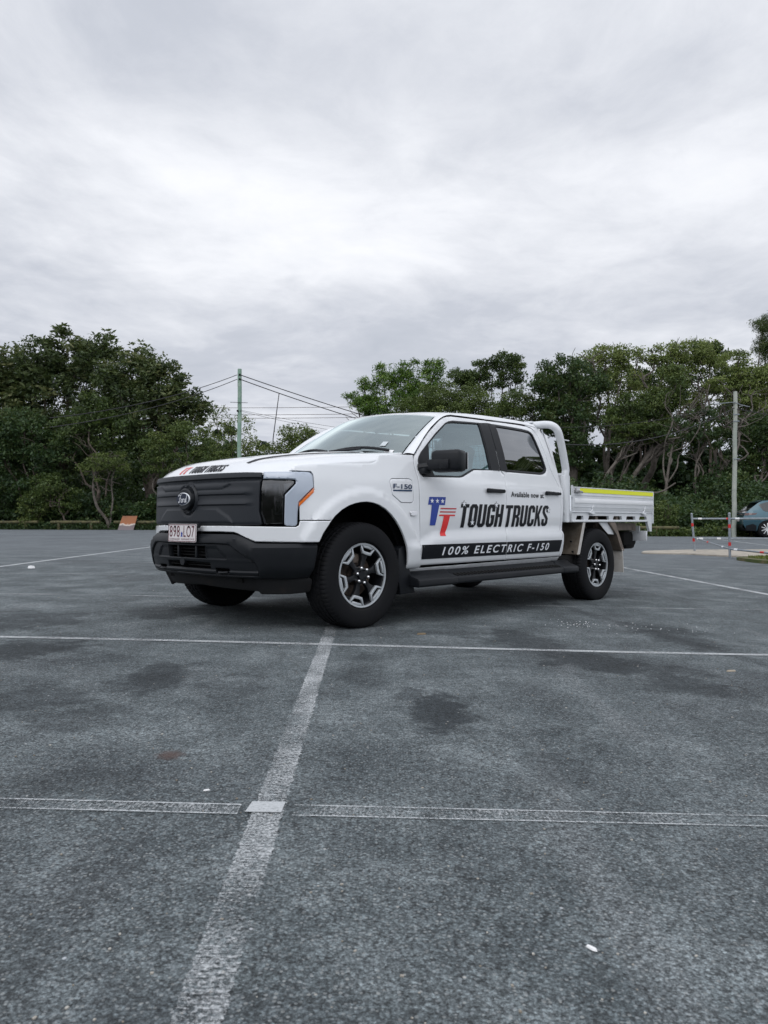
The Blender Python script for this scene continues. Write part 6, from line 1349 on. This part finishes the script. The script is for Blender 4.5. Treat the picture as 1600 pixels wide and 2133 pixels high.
CT = dict(base=(-14.22, 38.4), s1=[(-14.17, 38.4, 0.38), (-14.32, 38.4, 0.9), (-14.74, 38.4, 1.44), (-14.96, 38.4, 2.06), (-15.01, 38.4, 2.68), (-14.91, 38.4, 3.3), (-14.74, 38.5, 3.8), (-14.49, 38.4, 4.04)], s2=[(-14.17, 38.5, 0.45), (-14.12, 38.5, 1.19), (-14.07, 38.6, 1.94), (-14.15, 38.6, 2.8), (-13.97, 38.6, 3.55)], blobs=[(-14.49, 38.4, 3.8, 0.94, 0.75, 0.45, 0.8), (-15.24, 38.4, 3.55, 0.64, 0.52, 0.3, 0.6), (-13.75, 38.4, 4.04, 0.64, 0.52, 0.45, 0.7), (-15.11, 38.4, 2.93, 0.45, 0.36, 0.2, 0.4), (-13.63, 38.4, 3.55, 0.55, 0.44, 0.3, 0.5)], heads=[(-15.48, 38.4, 3.3), (-15.11, 38.4, 3.87), (-13.87, 38.4, 4.17), (-13.33, 38.4, 3.8), (-15.61, 38.4, 2.85), (-13.5, 38.4, 2.68), (-14.49, 38.4, 4.17)])
# the small crooked tree: two winding bare stems
x, y = CT['base']; z = gz(x, y); t = empty('tree', (x, y, z), 0, 'small crooked tree with two pale winding trunks and thin olive crown behind the log rail', 'tree', 'trees round the car park')
lc = lambda p: Vector((p[0] - x, p[1] - y, p[2] - z))
b = MB(); q1 = spline([lc(p) for p in CT['s1']], 4); b.tube(q1, [.095 - .06 * i / len(q1) for i in range(len(q1))], seg=8)
q2 = spline([lc(p) for p in CT['s2']], 4); b.tube(q2, [.065 - .04 * i / len(q2) for i in range(len(q2))], seg=7)
for h in CT['heads']:
    st = (q1 if rng.random() < .6 else q2); st = st[int(len(st) * rng.uniform(.5, .98))]; qq = limb_pts(st, lc(h), .16, 5); b.tube(qq, [.03 - .022 * i / len(qq) for i in range(len(qq))], seg=5)
    for k in range(5):
        s2 = qq[int(len(qq) * rng.uniform(.2, .95))]; q3 = limb_pts(s2, s2 + Vector((rng.normal() * .35, rng.normal() * .2, rng.normal() * .2)), .07, 3); b.tube(q3, [.012, ] * len(q3), seg=4)
b.build('trunk', M['barkpale'], t, angle=180)
crown('crown', [(q[0] - x, q[1] - y, q[2] - z) + tuple(q[3:]) for q in CT['blobs']], M['leaf_olive'], t, per=1.2, rc=.28, nl=46, ls=(.07, .13), flatc=.5, tone=-.15)

# understory: too dense to count
def thicket(name, label, xs, yfun, h0, h1, depth, n, mat, ls=(.12, .26), tone=0.0, seed=1, gap=None):
    k = n // 60; X = rng.uniform(xs[0], xs[1], k); D = rng.uniform(0, 1, k); Yv = np.array([yfun(x) for x in X]) + D * depth
    top = h0 + (h1 - h0) * (.5 + .5 * np.sin(X * .9 + seed) * np.cos(X * .37 + seed * 2)); Z = rng.uniform(0, 1, k) ** .8 * top * (.45 + .55 * D)
    C0 = np.stack([X, Yv, Z + np.array([gz(a, b_) for a, b_ in zip(X, Yv)])], 1)
    tn = np.clip(rng.normal(.42 + tone, .18, k), 0, 1); C = np.repeat(C0, 60, 0) + unit(k * 60) * (rng.uniform(0, 1, k * 60) ** .4)[:, None] * np.array([.55, .5, .38])
    o = leaf_mesh(name, C, unit(k * 60) + np.array([0, -.2, .1]), rng.uniform(*ls, k * 60), rng.uniform(*ls, k * 60) * .5, np.clip(np.repeat(tn, 60) + rng.normal(0, .15, k * 60), 0, 1), mat)
    tag(o, label, 'undergrowth', kind='stuff'); return o
vy = lambda x: float(np.interp(x, [-60, -20, -11, 5, 12.7, 60], [43, 38.6, 36.6, 34.3, 33.3, 26.5])) + 1.3
thicket('undergrowth', 'dark dense undergrowth behind the log rails at the left', (-30, -3), vy, 2.2, 4.6, 6.5, 110000, M['leaf_dark'], seed=1)
thicket('undergrowth', 'dark dense undergrowth behind the tray and the teal car', (6, 30), lambda x: vy(x) + .6, 2.0, 4.2, 7, 110000, M['leaf_dark'], seed=3.3)
thicket('undergrowth', 'lower light green weeds along the foot of the log rails at the right', (7, 22), lambda x: vy(x) - 1.0, .18, .5, .9, 16000, M['leaf_mid'], ls=(.08, .2), seed=2)
thicket('undergrowth', 'low weeds along the foot of the log rails at the left', (-28, -6), lambda x: vy(x) - .9, .12, .35, .8, 12000, M['leaf_dark'], ls=(.08, .18), seed=5)
thicket('undergrowth', 'far belt of scrub behind the bonnet of the truck', (-14, 8), lambda x: 50, 1.5, 3.6, 6, 42000, M['leaf_mid'], ls=(.2, .4), tone=-.1, seed=7)
thicket('woodland', 'deep shaded wood closing the view behind the trees at the left', (-42, -9), lambda x: 50, 6.0, 10.0, 8, 110000, M['leaf_dark'], ls=(.3, .6), tone=-.3, seed=8)
thicket('woodland', 'deep shaded wood closing the view behind the trees at the right', (9, 45), lambda x: 51, 6.0, 10.5, 8, 130000, M['leaf_dark'], ls=(.3, .6), tone=-.3, seed=9)
# individual shrubs one can tell apart
def shrub(x, y, r, h, label, mat, tone=0.0, nl=40):
    z = gz(x, y); t = empty('shrub', (x, y, z), 0, label, 'shrub', 'shrubs behind the log rails')
    b = MB()
    for k in range(5): b.tube(limb_pts((0, 0, 0), (rng.normal() * r * .4, rng.normal() * r * .3, h * rng.uniform(.5, .9)), .08, 3), .018, seg=5)
    b.build('stem', M['bark'], t); crown('foliage', [(0, 0, h * .55, r, r * .8, h * .5)], mat, t, per=1.7, rc=.28, nl=nl, ls=(.08, .17), tone=tone)
shrub(-18.4, vy(-18.4) - .5, .75, 1.9, 'light green rounded shrub behind the gap between the two leftmost log rails', M['leaf_mid'], .1)
shrub(11.8, vy(11.8) + .2, .55, 1.5, 'light green shrub with arching stem just behind the tail of the tray', M['leaf_mid'], .15)
shrub(13.0, vy(13.0) + .3, .7, 1.6, 'green leafy shrub behind the log rail, left of the striped fence', M['leaf_mid'], .05)
shrub(-10.2, vy(-10.2) + .4, 1.0, 1.9, 'dark green shrub beside the front of the truck, right of the rusty board', M['leaf_mid'], -.25)
# arching bare stem behind the tray
b = MB(); x0, y0 = 11.6, vy(11.6) - .6; g = gz(x0, y0)
b.tube(spline([(0, 0, 0), (-.05, 0, .9), (.15, 0, 1.6), (.55, .1, 1.95), (1.2, .2, 2.05), (1.9, .3, 2.45)], 5), .035, seg=7); o = b.build('bare_branch', M['barkpale']); o.location = (x0, y0, g); tag(o, 'long bare pale stem arching out of the undergrowth just right of the tray tail', 'branch')
# diagonal pale trunks and dead branches in the right-hand mass
for i, (a, c, r0, lb) in enumerate([((11.2, 41, .3), (17.6, 44, 7.2), .17, 'long diagonal grey trunk leaning up to the right through the right-hand trees'), ((10.5, 41.5, 1.2), (14.6, 43, 6.0), .12, 'thinner diagonal grey trunk above the tray, leaning right'),
                                    ((18.3, 39.5, .3), (19.0, 40, 7.0), .12, 'upright pale bare stem left of the pale pole'), ((19.2, 40, .3), (21.5, 41, 6.0), .11, 'leaning pale stem behind the pale pole'), ((14.8, 40, .3), (16.2, 41, 6.8), .10, 'slim pale stem between the diagonal trunk and the upright stem')]):
    t = empty('tree', (a[0], a[1], gz(a[0], a[1])), 0, lb, 'tree', 'bare trunks in the right-hand trees'); z = gz(a[0], a[1])
    limbs('trunk', (0, 0, a[2] - .5), [(c[0] - a[0] + dx, c[1] - a[1], c[2] - z + dz) for dx, dz in ((0, 0), (1.0, .8), (-.6, 1.0), (.5, -.8), (1.6, .2))], r0, M['barkpale'], t, wig=.3, twigs=8, trunk_top=(( c[0] - a[0]) * .75, (c[1] - a[1]) * .75, (c[2] - z) * .75), tw_len=.8)
# grass blades on the island
n = 9000; C = np.stack([8.3 + 14 * rng.uniform(0, 1, n) ** 1.4, rng.uniform(15.2, 18.2, n), np.zeros(n)], 1)
C = C[(C[:, 1] < 17.2 + .55 * np.clip(C[:, 0] - 8.3, 0, 1.2)) & (C[:, 0] > 8.45)]; n = len(C)
C[:, 2] = np.array([gz(a, b_) for a, b_ in C[:, :2]]) + .10
o = leaf_mesh('grass', C, unit(n) * .5 + np.array([0, 0, 1]), rng.uniform(.05, .12, n), rng.uniform(.012, .022, n), np.clip(rng.normal(.5, .2, n), 0, 1), M['leaf_grass']); tag(o, 'short yellow-green grass on the kerbed island at the right edge', 'grass', kind='stuff')
# the wood on the other side of the car park: seen only as a reflection in the lamps, glass and paint
thicket('woodland', 'wood on the other side of the car park, behind the camera, mirrored in the headlamp', (-60, 60), lambda x: -38, 5.5, 8.0, 7, 170000, M['leaf_dark'], ls=(.4, .8), tone=-.1, seed=4)
# palm behind and left of the camera, mirrored in the rear side window
def palm(x, y, h, label):
    z = gz(x, y); t = empty('palm_tree', (x, y, z), 0, label, 'palm', None)
    b = MB(); b.tube([(0, 0, -.1), (.1, 0, h * .5), (.05, 0, h)], [.16, .13, .11], seg=8); b.build('trunk', M['bark'], t)
    b = MB(); C = []; D = []
    for k in range(15):
        a = k * 2.4; e0 = 1.0 - (k % 5) * .28; pts = [Vector((.05 + math.cos(a) * s * math.cos(e0), math.sin(a) * s * math.cos(e0), h + s * math.sin(e0) - .16 * s * s)) for s in np.linspace(0, 2.6, 14)]
        b.tube(pts, .02, seg=4)
        for i in range(1, 14):
            for q in np.linspace(0, 1, 4, endpoint=False):
                p = pts[i - 1].lerp(pts[i], q); tdir = (pts[i] - pts[i - 1]).normalized(); sd = tdir.cross(Vector((0, 0, 1))).normalized()
                for s_ in (1, -1): dd = sd * s_ + tdir * .6 - Vector((0, 0, .45)); C.append(tuple(p + dd.normalized() * .28)); D.append(tuple(dd))
    b.build('frond_rib', M['bark'], t); C = np.array(C); D = np.array(D); n = len(C)
    leaf_mesh('fronds', C, D, np.full(n, .58), np.full(n, .05), rng.uniform(.2, .8, n), M['leaf_mid'], t)
palm(10.0, 11.2, 4.3, 'palm standing out of frame at right, mirrored in the rear side window')
